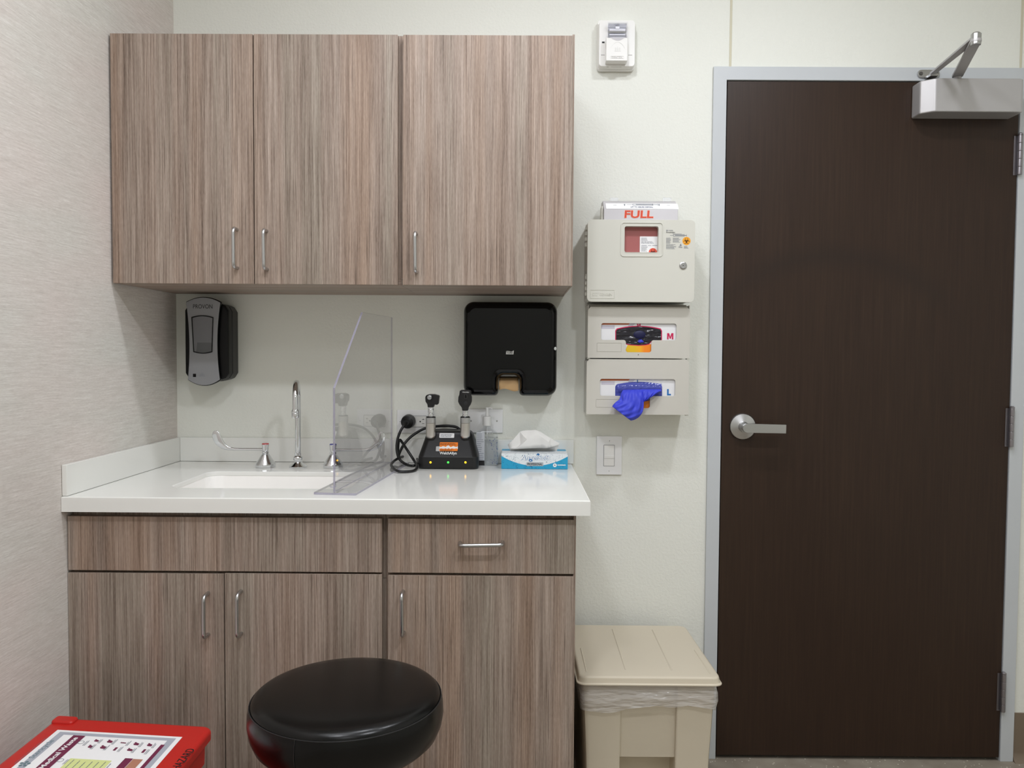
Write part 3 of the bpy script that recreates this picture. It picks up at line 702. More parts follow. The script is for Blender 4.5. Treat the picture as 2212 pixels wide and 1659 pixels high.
bm = B(); sfrect(bm, 610, 725, 665, 778, .0002); fin('old_label', bm, mat('grey label', (185, 185, 185), .5), cs)
bm = B(); sfrect(bm, 648, 682, 852, 775, .0004); w_ = fin('orange_sticker', bm, ORANGE, cs)
bm = B(); top = [sf(650+200*i/12, 728+6*math.sin(i*1.9)-(8 if i in (5, 6) else 0)) for i in range(13)]; bot = [sf(650+200*i/12, 750+5*math.sin(i*2.7+1)) for i in range(13)]
flat(bm, SF, bot+top[::-1], .0006); fin('torn_strip', bm, PAPERW, w_)
bm = B()
for r0, r1 in ((690, 716), (755, 772)): p, q = sf(656, r1), sf(840, r0); lines(bm, SF, p[0], q[0], p[1], q[1], 2, .0006, .3, .5)
fin('print', bm, mat('brown ink', (120, 60, 10), .6), w_)
p, q = sf(650, 822), sf(838, 785); text('WelchAllyn', SF, p[0], q[0], p[1], q[1], .0003, PAPERW, cs, bold=.02)
for zx, M_ in ((553, LED_Y), (744, LED_G), (932, LED_Y)):
    bm = B(); c = xz(*z3(zx, 899), yf); r = .0032
    lathe(bm, [(0, -.0002), (r, -.0002), (r*.8, .001), (r*.4, .0016), (0, .0017)], (c[0], yf, c[1]), (0, -1, 0), 20); fin('indicator_light', bm, M_, cs)
# cord and plug
pc = at(*z3(302, 460), -.05)
bm = B(); lathe(bm, [(0, 0), (.0205, 0), (.0215, .004), (.0215, .02), (.0195, .026), (.0195, .034), (.012, .039), (.008, .043), (0, .043)], (pc.x, -.0085, pc.z), (-.06, -1, -.05), 28)
pg = fin('plug', bm, BLACK, cs)
def w3(zx, zy, y): return at(*z3(zx, zy), y)
def c3(zx, zy, lift=.005): return atz(*z3(zx, zy), CT+lift)
P = [w3(292, 470, -.050), w3(262, 500, -.062), w3(222, 570, -.070), w3(195, 650, -.075), w3(185, 740, -.080), w3(200, 830, -.085), w3(235, 885, -.085),
     c3(300, 925, .006), c3(370, 935, .006), c3(415, 900, .010), c3(390, 840, .014), c3(300, 825, .018), c3(215, 850, .020), c3(150, 890, .014), c3(128, 935, .0125), c3(190, 990, .007), c3(290, 1000, .0045), c3(380, 985, .0045), c3(405, 940, .010),
     w3(375, 880, -.100), w3(310, 780, -.085), w3(250, 690, -.064), w3(222, 655, -.056), w3(205, 690, -.052), w3(200, 790, -.055), w3(205, 850, -.060), w3(215, 800, -.062), w3(260, 710, -.058), w3(330, 630, -.045), w3(430, 560, -.030), w3(520, 522, -.024), w3(640, 505, -.022), w3(760, 503, -.0215), w3(850, 525, -.022), w3(900, 600, -.0225), w3(905, 700, -.024), w3(900, 800, -.028), w3(900, 800, -.031)]
bm = B(); tube(bm, catmull(P, 7), .0041, 10); fin('power_cord', bm, BLACK, cs, 60)
# instruments standing in the charger
def instrument(zx, name, label, neck_top, tipy):
    yi = yf+.0365; cx = at(*z3(zx, 500), yi).x; Z = lambda zy: at(*z3(zx, zy), yi).z
    px1 = (yi-CAM.y)/F_PX/5.027; t = thing(name, label, 'medical instrument', (cx, yi, Z(tipy)))
    R = 53*px1; z0 = Z(tipy); zb, zc = Z(470), Z(412)
    bm = B(); lathe(bm, [(0, 0), (R*.5, .0015), (R*.85, .006), (R, .012), (R, zb-z0-.0004), (R*.96, zb-z0), (0, zb-z0)], (cx, yi, z0), seg=36); fin('handle', bm, BRUSH, t)
    bm = B(); lathe(bm, [(0, zb-z0), (R*1.02, zb-z0+.0003), (R*1.03, zc-z0), (R*.9, zc-z0+.001), (0, zc-z0+.001)], (cx, yi, z0), seg=36); fin('grip_ring', bm, NICKEL, t)
    bm = B(); lathe(bm, [(0, zc-z0+.0011), (R*1.0, zc-z0+.0012), (R*.95, zc-z0+.003), (R*.7, zc-z0+.004), (0, zc-z0+.004)], (cx, yi, z0), seg=36); fin('switch_ring', bm, BLACK, t)
    r = 34*px1; zn = Z(neck_top)-z0; a = zc-z0+.0042; k = (zn-a)
    bm = B(); lathe(bm, [(0, a), (r*.95, a), (r*.95, a+k*.28), (r*.8, a+k*.3), (r*.8, a+k*.36), (r, a+k*.4), (r, a+k*.75), (r*.9, a+k*.8), (r, a+k*.85), (r, zn), (0, zn)], (cx, yi, z0), seg=32); fin('neck', bm, CHROME, t)
    return t, cx, yi
t, cx, yi = instrument(556, 'otoscope', 'otoscope with angled black head standing in left well of charger', 300, 652)
ol = [(497, 190), (508, 168), (545, 158), (600, 160), (642, 172), (650, 182), (640, 262), (628, 273), (597, 270), (588, 300), (524, 300), (520, 268), (500, 238)]
bm = B(); prism(bm, WF, [xz(*z3(a, b), yi-.008) for a, b in ol], -yi-.012, -yi+.014); bevel(bm, .0035, 3, 25); hh = fin('head', bm, BLACK, t)
lc = xz(*z3(542, 194), yi-.016); bm = B(); lathe(bm, [(0, 0), (.0094, 0), (.0094, .0045), (.0078, .005), (.0072, .0035), (0, .0035)], (lc[0], yi-.0138, lc[1]), (-.12, -1, .05), 28); fin('lens_rim', bm, BLACK, hh)
bm = B(); lathe(bm, [(0, .0036), (.0071, .0036), (.006, .0044), (.003, .0052), (0, .0054)], (lc[0], yi-.0138, lc[1]), (-.12, -1, .05), 28); fin('lens', bm, mat('lens glass', (170, 172, 172), .12, .6), hh)
t, cx, yi = instrument(929, 'ophthalmoscope', 'ophthalmoscope with black shield shaped head standing in right well of charger', 338, 652)
ol = [(870, 122), (884, 113), (986, 113), (996, 126), (991, 165), (1000, 190), (1000, 240), (986, 275), (966, 305), (960, 338), (897, 338), (893, 305), (866, 270), (852, 240), (855, 190), (865, 165)]
bm = B(); prism(bm, WF, [xz(*z3(a, b), yi-.010) for a, b in ol][::-1], -yi-.010, -yi+.012); bevel(bm, .003, 3, 25); hh = fin('head', bm, BLACK, t)
yh = yi-.0125
a_, b_ = xz(*z3(921, 206), yh), xz(*z3(950, 160), yh)
bm = B(); ring(bm, WF, rr(a_[0], b_[0], a_[1], b_[1], .0008, 3), rr(a_[0]+.0011, b_[0]-.0011, a_[1]+.0011, b_[1]-.0011, .0006, 3), -yi+.0118, -yh+.0006); fin('window_rim', bm, mat('dark grey plastic', (60, 60, 62), .4), hh)
bm = B(); flat(bm, WF, rr(a_[0]+.001, b_[0]-.001, a_[1]+.001, b_[1]-.001, .0005, 3), -yi+.0123); fin('window', bm, BLACKG, hh)
a_, b_ = xz(*z3(898, 146), yh), xz(*z3(972, 131), yh); text('WelchAllyn', WF, a_[0], b_[0], a_[1], b_[1], -yi+.0122, PAPERW, hh)
dc = xz(*z3(934, 258), yh); bm = B(); lathe(bm, [(0, 0), (.006, 0), (.006, .0015), (.005, .002), (0, .002)], (dc[0], yi-.0119, dc[1]), (0, -1, 0), 24); fin('dial', bm, mat('dial', (34, 34, 35), .5), hh)

# ------------------------------------------------------------------ wall plates
def plate(name, label, cat, px0, px1, py0, py1, group=None, M=WHITE):
    y = -.006; a, d = at(px0, py0, y), at(px1, py1, y); t = thing(name, label, cat, ((a.x+d.x)/2, 0, d.z), group)
    bm = B(); prism(bm, WF, rr(a.x, d.x, d.z, a.z, .002, 3), .0006, .0062); bevel(bm, .0022, 3, 50); fin('plate', bm, M, t); return t, a, d
def screw(t, x, z, c=.0062, M=WHITE, r=.0028, vert=True):
    bm = B(); lathe(bm, [(0, 0), (r, 0), (r*.8, .0007), (0, .0009)], (x, -c, z), (0, -1, 0), 16); s = fin('screw', bm, M, t)
    bm = B(); w, h = (.0004, r*.75) if vert else (r*.75, .0004); flat(bm, WF, [(x-w, z-h), (x+w, z-h), (x+w, z+h), (x-w, z+h)], c+.00096); fin('slot', bm, INK, s)
gP = 'plates on the wall above the backsplash'
t, a, d = plate('wall_outlet', 'white outlet plate with a black plug in it, left of the otoscope', 'outlet', 857.5, 938, 885, 936, gP)
cx, cz = (a.x+d.x)/2, (a.z+d.z)/2
bm = B(); ring(bm, WF, rr(cx-.036, cx+.036, cz-.0185, cz+.0185, .003, 3), rr(cx-.0345, cx+.0345, cz-.017, cz+.017, .0026, 3), .0061, .00625); fin('face_joint', bm, mat('joint grey', (150, 150, 150), .6), t)
bm = B(); prism(bm, WF, rr(cx-.0335, cx+.0335, cz-.0165, cz+.0165, .0025, 3), .0063, .0078); bevel(bm, .0006, 2, 50); fc = fin('receptacle', bm, DEVICE, t)
for sx in (-1, 1):
    bm = B()
    for q in (-.0062, .0062): flat(bm, WF, [(cx+sx*.024-.0035, cz+q-.0007), (cx+sx*.024+.0035, cz+q-.0007), (cx+sx*.024+.0035, cz+q+.0007), (cx+sx*.024-.0035, cz+q+.0007)], .0079)
    flat(bm, WF, circ(cx+sx*.0145, cz, .0023, 14), .0079); flat(bm, WF, [(cx+sx*.024-.0006, cz+.0062), (cx+sx*.024+.0006, cz+.0062), (cx+sx*.024+.0006, cz+.0096), (cx+sx*.024-.0006, cz+.0096)], .0079)
    fin('slots', bm, INK, fc)
bm = B()
for q in (-.0045, .0045): prism(bm, WF, rr(cx-.0045, cx+.0045, cz+q-.0034, cz+q+.0034, .0008, 2), .0079, .0088)
bevel(bm, .0004, 1, 50); fin('test_buttons', bm, WHITE, fc)
for sx in (-1, 1): screw(t, cx+sx*.0485, cz, vert=False)
t, a, d = plate('blank_plate', 'white blank wall plate behind the hand sanitizer bottle', 'wall plate', 1005, 1086, 883.5, 935.5, gP)
cx, cz = (a.x+d.x)/2, (a.z+d.z)/2
for sx in (-1, 1): screw(t, cx+sx*.0405, cz, M=NICKEL)
t, a, d = plate('light_switch', 'white wall light switch below the glove box holders', 'light switch', 1289, 1343, 942, 1026)
cx, cz = (a.x+d.x)/2, (a.z+d.z)/2
def s8(zx, zy): return xz(1270+zx/13.82, 920+zy/13.82, -.008)
a_, b_ = s8(472, 1200), s8(795, 575)
bm = B(); ring(bm, WF, rr(a_[0]-.0006, b_[0]+.0006, a_[1]-.0006, b_[1]+.0006, .0008, 2), rr(a_[0]+.0004, b_[0]-.0004, a_[1]+.0004, b_[1]-.0004, .0006, 2), .0061, .0066); fin('frame_joint', bm, mat('joint grey dark', (110, 110, 110), .6), t)
q = s8(0, 975)[1]
bm = B(); prism(bm, WF, rr(a_[0]+.0006, b_[0]-.0006, a_[1]+.0006, q-.0004, .0005, 2), .0063, .0072); fin('lower_blank', bm, DEVICE, t)
bm = B(); loft(bm, [[V((x, -c, z)) for c, z in ((.0063, q+.0004), (.0085, q+.0006), (.0092, q+.009), (.0082, q+.0105), (.0082, q+.0115), (.0075, b_[1]-.0006), (.0063, b_[1]-.0006))] for x in (a_[0]+.0006, b_[0]-.0006)]); bevel(bm, .0003, 1, 40); fin('rocker', bm, DEVICE, t)
for zy in (445, 1340): screw(t, cx, s8(0, zy)[1])

# ------------------------------------------------------------------ hand sanitizer
yb = -.044; cxs = at(*z3(1165, 800), yb).x
Z = lambda zy: at(*z3(1165, zy), yb).z
hw = 125/5.027*(yb-CAM.y)/F_PX; hd_ = .0245
t = thing('sanitizer_bottle', 'clear hand sanitizer pump bottle between the charger and the tissue box', 'bottle', (cxs, yb, CT))
def brings(ins): return [[V((a, b, z)) for a, b in rr(cxs-(hw-ins)*k, cxs+(hw-ins)*k, yb-(hd_-ins)*k2, yb+(hd_-ins)*k2, .018*min(k, k2)-ins*.5, 6)] for z, k, k2 in
    ((CT+.0006+ins, .93, .9), (CT+.004+ins, 1, 1), (Z(640), 1, 1), (Z(590), .97, .97), (Z(562), .86, .88), (Z(540), .62, .7), (Z(525), .38, .55), (Z(515), .33, .52), (Z(498)-ins, .33, .52))]
bm = B(); loft(bm, brings(0)); fin('body', bm, BOTTLE, t, 50)
zl = Z(625)
bm = B(); R_ = [r for r in brings(.0016)][:2]+[[V((p.x, p.y, zl)) for p in brings(.0016)[2]]]; loft(bm, R_); fin('gel', bm, mat('clear gel', (246, 248, 250), .03, trans=1, ior=1.2), t, 50)
yl = yb-hd_-.0004; a_, b_ = xz(*z3(1037, 935), yl), xz(*z3(1140, 572), yl)
bm = B(); prism(bm, WF, rr(a_[0]+.003, b_[0], a_[1], b_[1], .002, 3), -yl-.0002, -yl+.0001); lb = fin('label', bm, film('milky label', (205, 208, 214), .8, .4), t)
bm = B(); lines(bm, WF, a_[0]+.005, b_[0]-.001, a_[1]+.012, b_[1]-.002, 15, -yl+.0002, .5, .3); fin('print', bm, GREYINK, lb)
bm = B(); q = xz(*z3(1140, 878), yl); flat(bm, WF, [(a_[0]+.003, a_[1]+.0008), (b_[0], a_[1]+.0008), (b_[0], q[1]), (a_[0]+.003, q[1])], -yl+.0002); fin('black_band', bm, INK, lb)
bm = B(); ybk = yb+hd_-.003
for k in range(46):
    zx, zy = random.uniform(1225, 1282), random.uniform(640, 915)
    if random.random() < .3: zx = random.uniform(1195, 1225)
    p = xz(*z3(zx, zy), yl); flat(bm, WF, ell(p[0], p[1], random.uniform(.0006, .0016), random.uniform(.0006, .0022), 7), -yl+.0001)
fin('spotted_print', bm, mat('blue grey ink', (96, 106, 150), .5), t)
PUMPM = mat('pump plastic', (214, 214, 212), .35)
r1 = 46/5.027*(yb-CAM.y)/F_PX
bm = B(); n = 36; zc_, zd = Z(498)+.0002, Z(398)
rr_ = []
for z, k in ((zc_, 1), (Z(410), 1), (zd, .9), (zd, .35)):
    rr_.append([V((cxs+r1*k*(1+(.03 if i % 2 else 0))*math.cos(2*PI*i/n), yb+r1*k*(1+(.03 if i % 2 else 0))*math.sin(2*PI*i/n), z)) for i in range(n)])
loft(bm, rr_); pm = fin('pump_collar', bm, PUMPM, t, 30)
bm = B(); lathe(bm, [(0, 0), (.0062, 0), (.0052, .006), (.0038, .012), (.0036, Z(335)-zd), (.0048, Z(325)-zd), (.0048, Z(302)-zd), (0, Z(300)-zd)], (cxs, yb, zd+.0002), seg=24)
zz = Z(310); fin('pump_head', bm, PUMPM, t)
bm = B(); tube(bm, catmull([V((cxs+.002, yb-.001, zz)), V((cxs+.009, yb-.004, zz+.0012)), V((cxs+.0135, yb-.006, zz)), V((cxs+.0155, yb-.007, zz-.003))], 6), .0022, 12); fin('nozzle', bm, PUMPM, t)
bm = B(); tube(bm, [V((cxs, yb, Z(520))), V((cxs+.001, yb, CT+.012))], .0018, 10); fin('dip_tube', bm, film('tube plastic', (225, 225, 225), .6), t)

# ------------------------------------------------------------------ tissue box and tissue
ytb = atz(1155, 1013.5, CT).y
tx0, tx1 = at(1083, 1000, ytb).x, at(1226.5, 1000, ytb).x; ztb = at(1155, 980, ytb).z
ytr = min(-.016, atz(1155, 968.5, ztb).y)
TB = mat('printed tissue carton', rough=.4)
tcx = (tx0+tx1)/2; tz_ = CT+.0004
sp_n = nd(TB, 'ShaderNodeSeparateXYZ'); tcn = nd(TB, 'ShaderNodeTexCoord'); lk(TB, tcn.outputs['Object'], sp_n.inputs[0])
# wave: blue below a sagging curve, white above
x2 = math_(TB, 'MULTIPLY', sp_n.outputs[0], sp_n.outputs[0]); wv = math_(TB, 'ADD', math_(TB, 'MULTIPLY', x2, 2.9), .010)
isb = math_(TB, 'LESS_THAN', sp_n.outputs[2], wv)
top_ = math_(TB, 'GREATER_THAN', sp_n.outputs[2], ztb-tz_-.0008)
rear = math_(TB, 'GREATER_THAN', sp_n.outputs[1], .012)
isb = math_(TB, 'MAXIMUM', isb, math_(TB, 'MULTIPLY', top_, rear))
cur = math_(TB, 'ABSOLUTE', math_(TB, 'SUBTRACT', noise(TB, tcn.outputs['Object'], 165, 0), .5))
nz_ = noise(TB, tcn.outputs['Object'], 75, 1)
dood = math_(TB, 'MULTIPLY', math_(TB, 'LESS_THAN', cur, .018), math_(TB, 'GREATER_THAN', nz_, .50))
blue = mix(TB, dood, lin((38, 158, 200)), lin((18, 92, 138))); whit = mix(TB, dood, lin((226, 231, 234)), lin((120, 140, 156)))
lk(TB, mix(TB, isb, whit, blue), bsdf(TB).inputs['Base Color'])
bm = B(); box(bm, tx0, tx1, ytb, ytr, CT+.0004, ztb); bevel(bm, .0008, 2)
tb = thing('tissue_box', 'flat blue and white tissue box at the right end of the worktop', 'tissue box', (tcx, (ytb+ytr)/2, CT+.0004))
fin('carton', bm, TB, tb)
bm = B(); flat(bm, TOP, ell(tcx, (ytb+ytr)/2+.004, .062, .018, 36), ztb-CT+.0003); fin('opening', bm, mat('opening film', (190, 196, 200), .3), tb)
def tp_(zx, zy, o=0): return xz(*z3(zx, zy), ytb)
BLUEI = mat('logo blue', (40, 110, 170), .5)
p, q = tp_(1530, 890), tp_(1845, 820)
for M_, bo, dp in ((BLUEI, .045, .0003), (PAPERW, .012, .0005)):
    text('AngelSoft', WF, p[0]-bo*.006, q[0]+bo*.006, p[1]-bo*.006, q[1]+bo*.006, -ytb+dp, M_, tb, bold=bo, shear=.18, depth=.0001)
bm = B(); p, q = tp_(1595, 938), tp_(1778, 898); prism(bm, WF, rr(p[0], q[0], p[1], q[1], .0015, 3), -ytb+.0001, -ytb+.0005); bd = fin('badge', bm, mat('badge silver', (176, 182, 186), .4), tb)
p, q = tp_(1605, 930), tp_(1768, 906); text('PROFESSIONAL', WF, p[0], q[0], p[1], q[1], -ytb+.0006, INK, bd, bold=.01)
bm = B(); p = tp_(1903, 930); flat(bm, WF, circ(p[0], p[1], .0057, 28), -ytb+.0003); sl_ = fin('seal', bm, PAPERW, tb)
bm = B(); flat(bm, WF, [(p[0]-.0022, p[1]-.0016), (p[0]+.0022, p[1]-.0016), (p[0]+.0008, p[1]+.0024), (p[0]-.0008, p[1]+.0024)], -ytb+.0005); fin('seal_mark', bm, GREYINK, sl_)
p, q = tp_(1932, 936), tp_(2022, 924); bm = B(); lines(bm, WF, p[0], q[0], p[1], q[1], 1, -ytb+.0003, 0, .8); fin('print', bm, PAPERW, tb)
bm = B(); p, q = tp_(1700, 818), tp_(1740, 802); flat(bm, WF, [(p[0], p[1]), (p[0]+.004, q[1]), (q[0]-.003, q[1]), (q[0], p[1]), (q[0]-.004, p[1]-.002), (p[0]+.003, p[1]-.002)], -ytb+.0003); fin('crown_mark', bm, BLUEI, tb)
# tissue: ridge line of a crumpled sheet, folds running down into the slot
ym = (ytb+ytr)/2+.004
TP = dict(A=(1392, 708, .003), B=(1408, 748, .006), C=(1478, 753, .015), D=(1520, 558, .005), E=(1532, 700, .004), F=(1548, 598, .013), G=(1688, 540, .009), H=(1765, 572, .006), I=(1728, 598, .017),
          J=(1748, 742, .012), K=(1650, 746, .017), L=(1862, 630, .011), M=(1962, 688, .005), N=(1940, 716, .004), O=(1852, 738, .013), P=(1800, 746, .015), S=(1840, 680, .019), T=(1600, 650, .019), U=(1620, 545, .004),
          a=(1420, 740, -.004), d=(1530, 745, -.012), g=(1690, 745, -.013), l=(1850, 740, -.010), n=(1925, 722, -.003), v=(1560, 575, -.006), w=(1760, 600, -.008))
TF = 'ABD BCE BED DEF ECT FET CKT FTU UTG DFU TIG TKI KJI IHG IJP IPS ISH HSL SPO SOL LOM ONM Aad ADd Ddv DvU Uvw UwG Gwh vdg vgw wgl wlH HlL Lln LnM nNM'.replace('Gwh ', 'GwH ').split()
bm = B(); tv = {}
for k_t, (zx, zy, dd) in TP.items():
    p = at(*z3(zx, zy), ym-dd)
    if zy > 733 or k_t in 'aldgn': p.z = max(p.z if k_t.isupper() else 0, ztb+.0006)
    tv[k_t] = bm.verts.new(p)
for f3 in TF:
    if bm.faces.get([tv[q] for q in f3]) is None: bm.faces.new([tv[q] for q in f3])
bmesh.ops.subdivide_edges(bm, edges=bm.edges[:], cuts=2, use_grid_fill=True)
bmesh.ops.smooth_vert(bm, verts=[v_ for v_ in bm.verts if not v_.is_boundary and v_.co.z > ztb+.002], factor=.35, use_axis_x=True, use_axis_y=True, use_axis_z=True)
ts = tag(rebase(fin('tissue', bm, mat('tissue paper', (230, 229, 226), .85), None, 24), (at(1155, 960, ym).x, ym, ztb)), 'crumpled white tissue sticking up out of the blue box', 'tissue')
md = ts.modifiers.new('thickness', 'SOLIDIFY'); md.thickness = .0004

# ------------------------------------------------------------------ sharps cabinet
ysh = -.128; cS = -ysh
def h1(zx, zy, y=ysh): return xz(1240+zx/6.6357, 420+zy/6.6357, y)
X0, X1 = h1(192, 900)[0], h1(1730, 900)[0]; Z1, Z0 = h1(900, 362)[1], h1(900, 1540)[1]
gW = 'units of the glove and sharps wall station'
sc_ = thing('sharps_cabinet', 'putty locking sharps cabinet with red window, above the glove holders', 'sharps cabinet', ((X0+X1)/2, 0, Z0))
bm = B(); ring(bm, WF, rr(X0+.002, X1-.002, Z0+.002, Z1-.001, .012), rr(X0+.006, X1-.006, Z0+.006, Z1-.005, .009), .0008, cS-.0185); fin('case', bm, HOLD, sc_)
wa, wb = h1(722, 828), h1(1212, 457); oa, ob_ = h1(664, 892), h1(1280, 400)
bm = B(); prism(bm, WF, rr(X0, X1, Z0, Z1, .013, 8), cS-.018, cS, [rr(wa[0], wb[0], wa[1], wb[1], .006)])
bevel(bm, .006, 4, 50, lambda e: all(abs(v_.co.y-ysh) < 1e-5 for v_ in e.verts) and (min(abs(v_.co.x-X0) for v_ in e.verts) < .02 or min(abs(v_.co.x-X1) for v_ in e.verts) < .02 or min(abs(v_.co.z-Z0) for v_ in e.verts) < .01 or min(abs(v_.co.z-Z1) for v_ in e.verts) < .002))
dr_ = fin('door', bm, IVORY, sc_)
bm = B(); prism(bm, WF, rr(oa[0], ob_[0], oa[1], ob_[1], .010), cS-.0005, cS+.0018, [rr(oa[0]+.0028, ob_[0]-.0028, oa[1]+.0028, ob_[1]-.0028, .0075)]); bevel(bm, .0008, 2, 50)
ring(bm, WF, rr(wa[0]-.0012, wb[0]+.0012, wa[1]-.0012, wb[1]+.0012, .007), rr(wa[0], wb[0], wa[1], wb[1], .006), cS-.001, cS+.0008)
fin('window_frame', bm, IVORY, dr_)
for z_a, z_b in ((745, 425), (1450, 1135)):
    bm = B(); pa, pb = h1(158, z_a, -.115), h1(188, z_b, -.115); n = 4; hh_ = (pb[1]-pa[1])/n
    for k in range(n): prism(bm, WF, rr(pa[0], X0+.001, pa[1]+k*hh_+.0004, pa[1]+(k+.62)*hh_, .001, 2), .104, .1095); prism(bm, WF, rr(pa[0]+.0015, X0+.001, pa[1]+(k+.62)*hh_+.0003, pa[1]+(k+1)*hh_, .0005, 2), .101, .106)
    fin('hinge', bm, IVORY, sc_)
lk_ = h1(1563, 1020)
bm = B(); lathe(bm, [(0, -.001), (.0110, -.001), (.0110, .0022), (.0092, .0036), (.0070, .0036), (.0066, .0028), (0, .0028)], (lk_[0], ysh, lk_[1]), (0, -1, 0), 32); l_ = fin('lock', bm, NICKEL, dr_)
bm = B(); prism(bm, WF, rr(lk_[0]-.0022, lk_[0]+.0022, lk_[1]-.0008, lk_[1]+.0008, .0004, 2), cS+.0029, cS+.0031); fin('keyhole', bm, INK, l_)
pa, pb = h1(232, 1490), h1(582, 1366)
bm = B(); prism(bm, WF, rr(pa[0], pb[0], pa[1], pb[1], .002), cS-.0004, cS+.0009, [rr(pa[0]+.0012, pb[0]-.0012, pa[1]+.0012, pb[1]-.0012, .0015)]); bevel(bm, .0003, 1, 50); pq = fin('name_plaque', bm, IVORY, dr_)
pa, pb = h1(365, 1450), h1(545, 1417); text('COVIDIEN', WF, pa[0], pb[0], pa[1], pb[1], cS, IVORY, pq, bold=.015, depth=.0009)
bm = B()
for q in (262, 308):
    pa, pb = h1(q, 1452), h1(q+38, 1413); w = .0014
    prism(bm, WF, [(pa[0], pa[1]), (pb[0]-.002, pa[1]), (pb[0]-.002, pa[1]+w), (pa[0]+w, pa[1]+w), (pa[0]+w, pb[1]-w), (pb[0]-.002, pb[1]-w), (pb[0]-.002, pb[1]), (pa[0], pb[1])], cS-.0002, cS+.0008)
fin('emblem', bm, IVORY, pq)
pa, pb = h1(1356, 524), h1(1418, 510); text('COVIDIEN', WF, pa[0], pb[0], pa[1], pb[1], cS+.0002, GREYINK, dr_)
pa, pb = h1(1320, 558), h1(1450, 534); text('SharpSafety', WF, pa[0], pb[0], pa[1], pb[1], cS+.0002, INK, dr_)
bm = B()
for x_ in (1320, 1336):
    pa, pb = h1(x_, 528), h1(x_+10, 508); flat(bm, WF, [(pa[0], pa[1]), (pb[0], pa[1]), (pb[0], pb[1]), (pa[0], pb[1])], cS+.0003)
for (a, b, c, d, n) in ((1320, 620, 1398, 705, 7), (1415, 620, 1532, 690, 7), (1320, 712, 1480, 785, 6), (1575, 738, 1648, 776, 4), (1498, 740, 1560, 768, 3), (1410, 560, 1605, 570, 1)):
    pa, pb = h1(a, d), h1(c, b); lines(bm, WF, pa[0], pb[0], pa[1], pb[1], n, cS+.0003)
def syringe(bm, F, f, x0, x1, y0, y1, c):
    """needle to the left, barrel outline, plunger to the right"""
    h = y1-y0; m_ = (y0+y1)/2; w = x1-x0; t = h*.13
    def r(a, b, cc, d): pa, pb = f(a, d), f(cc, b); flat(bm, F, [(pa[0], pa[1]), (pb[0], pa[1]), (pb[0], pb[1]), (pa[0], pb[1])], c)
    r(x0, m_-t*.5, x0+w*.2, m_+t*.5); r(x0+w*.2, y0+h*.1, x0+w*.85, y0+h*.1+t); r(x0+w*.2, y1-h*.1-t, x0+w*.85, y1-h*.1); r(x0+w*.2, y0+h*.1, x0+w*.2+t, y1-h*.1)
    r(x0+w*.84, y0, x0+w*.84+t, y1); r(x0+w*.3, m_-t, x0+w*.98, m_+t*.4); r(x1-t, y0+h*.05, x1, y1-h*.05)
syringe(bm, WF, h1, 1375, 1615, 570, 606, cS+.0003)
c_ = h1(1528, 722); flat(bm, WF, [(c_[0]-.0034, c_[1]-.003), (c_[0]+.0034, c_[1]-.003), (c_[0], c_[1]+.0036)], cS+.0003)
fin('print', bm, GREYINK, dr_)
c_ = h1(1612, 668); bm = B(); flat(bm, WF, circ(c_[0], c_[1], .0121, 40), cS+.0003); bs = fin('biohazard_sticker', bm, mat('amber sticker', (240, 165, 40), .45), dr_, label='round amber biohazard sticker')
bm = B(); biohazard(bm, WF, c_[0], c_[1]-.0006, .0108, cS+.0005); fin('symbol', bm, mat('dark brown ink', (60, 30, 14), .5), bs)
# container inside
scn = thing('sharps_container', 'red sharps container inside the cabinet, its grey FULL flap on top', 'sharps container', ((X0+X1)/2, -.06, Z0+.012))
bm = B(); box(bm, X0+.012, X1-.012, -(cS-.0195), -.006, Z0+.012, Z1-.012); bevel(bm, .004, 2); fin('red_tub', bm, WINRED, scn)
cI = cS-.0192
bm = B(); la, lb_ = h1(940, 900, -cI), h1(1300, 604, -cI); prism(bm, WF, rr(la[0], lb_[0], la[1]+.0, lb_[1], .001, 2), cI, cI+.0003); lt = fin('label', bm, PAPERW, scn)
bm = B()
for (a, b, c, d, n) in ((962, 620, 1055, 665, 3), (962, 672, 1190, 705, 3), (962, 745, 1060, 822, 7), (1060, 725, 1110, 738, 1)):
    pa, pb = h1(a, d, -cI), h1(c, b, -cI); lines(bm, WF, pa[0], pb[0], pa[1], pb[1], n, cI+.0004)
for a in (965, 1120): pa, pb = h1(a, 735, -cI), h1(a+78, 729, -cI); flat(bm, WF, [(pa[0], pa[1]), (pb[0], pa[1]), (pb[0], pb[1]), (pa[0], pb[1])], cI+.0004)
fin('print', bm, GREYINK, lt)
c_ = h1(1130, 830, -cI); bm = B(); flat(bm, WF, circ(c_[0], c_[1], .0125, 36), cI+.0004); bs = fin('biohazard_mark', bm, mat('orange red sticker', (226, 92, 70), .45), lt)
bm = B(); biohazard(bm, WF, c_[0], c_[1], .0112, cI+.0006); fin('symbol', bm, mat('dark red ink', (96, 24, 20), .5), bs)
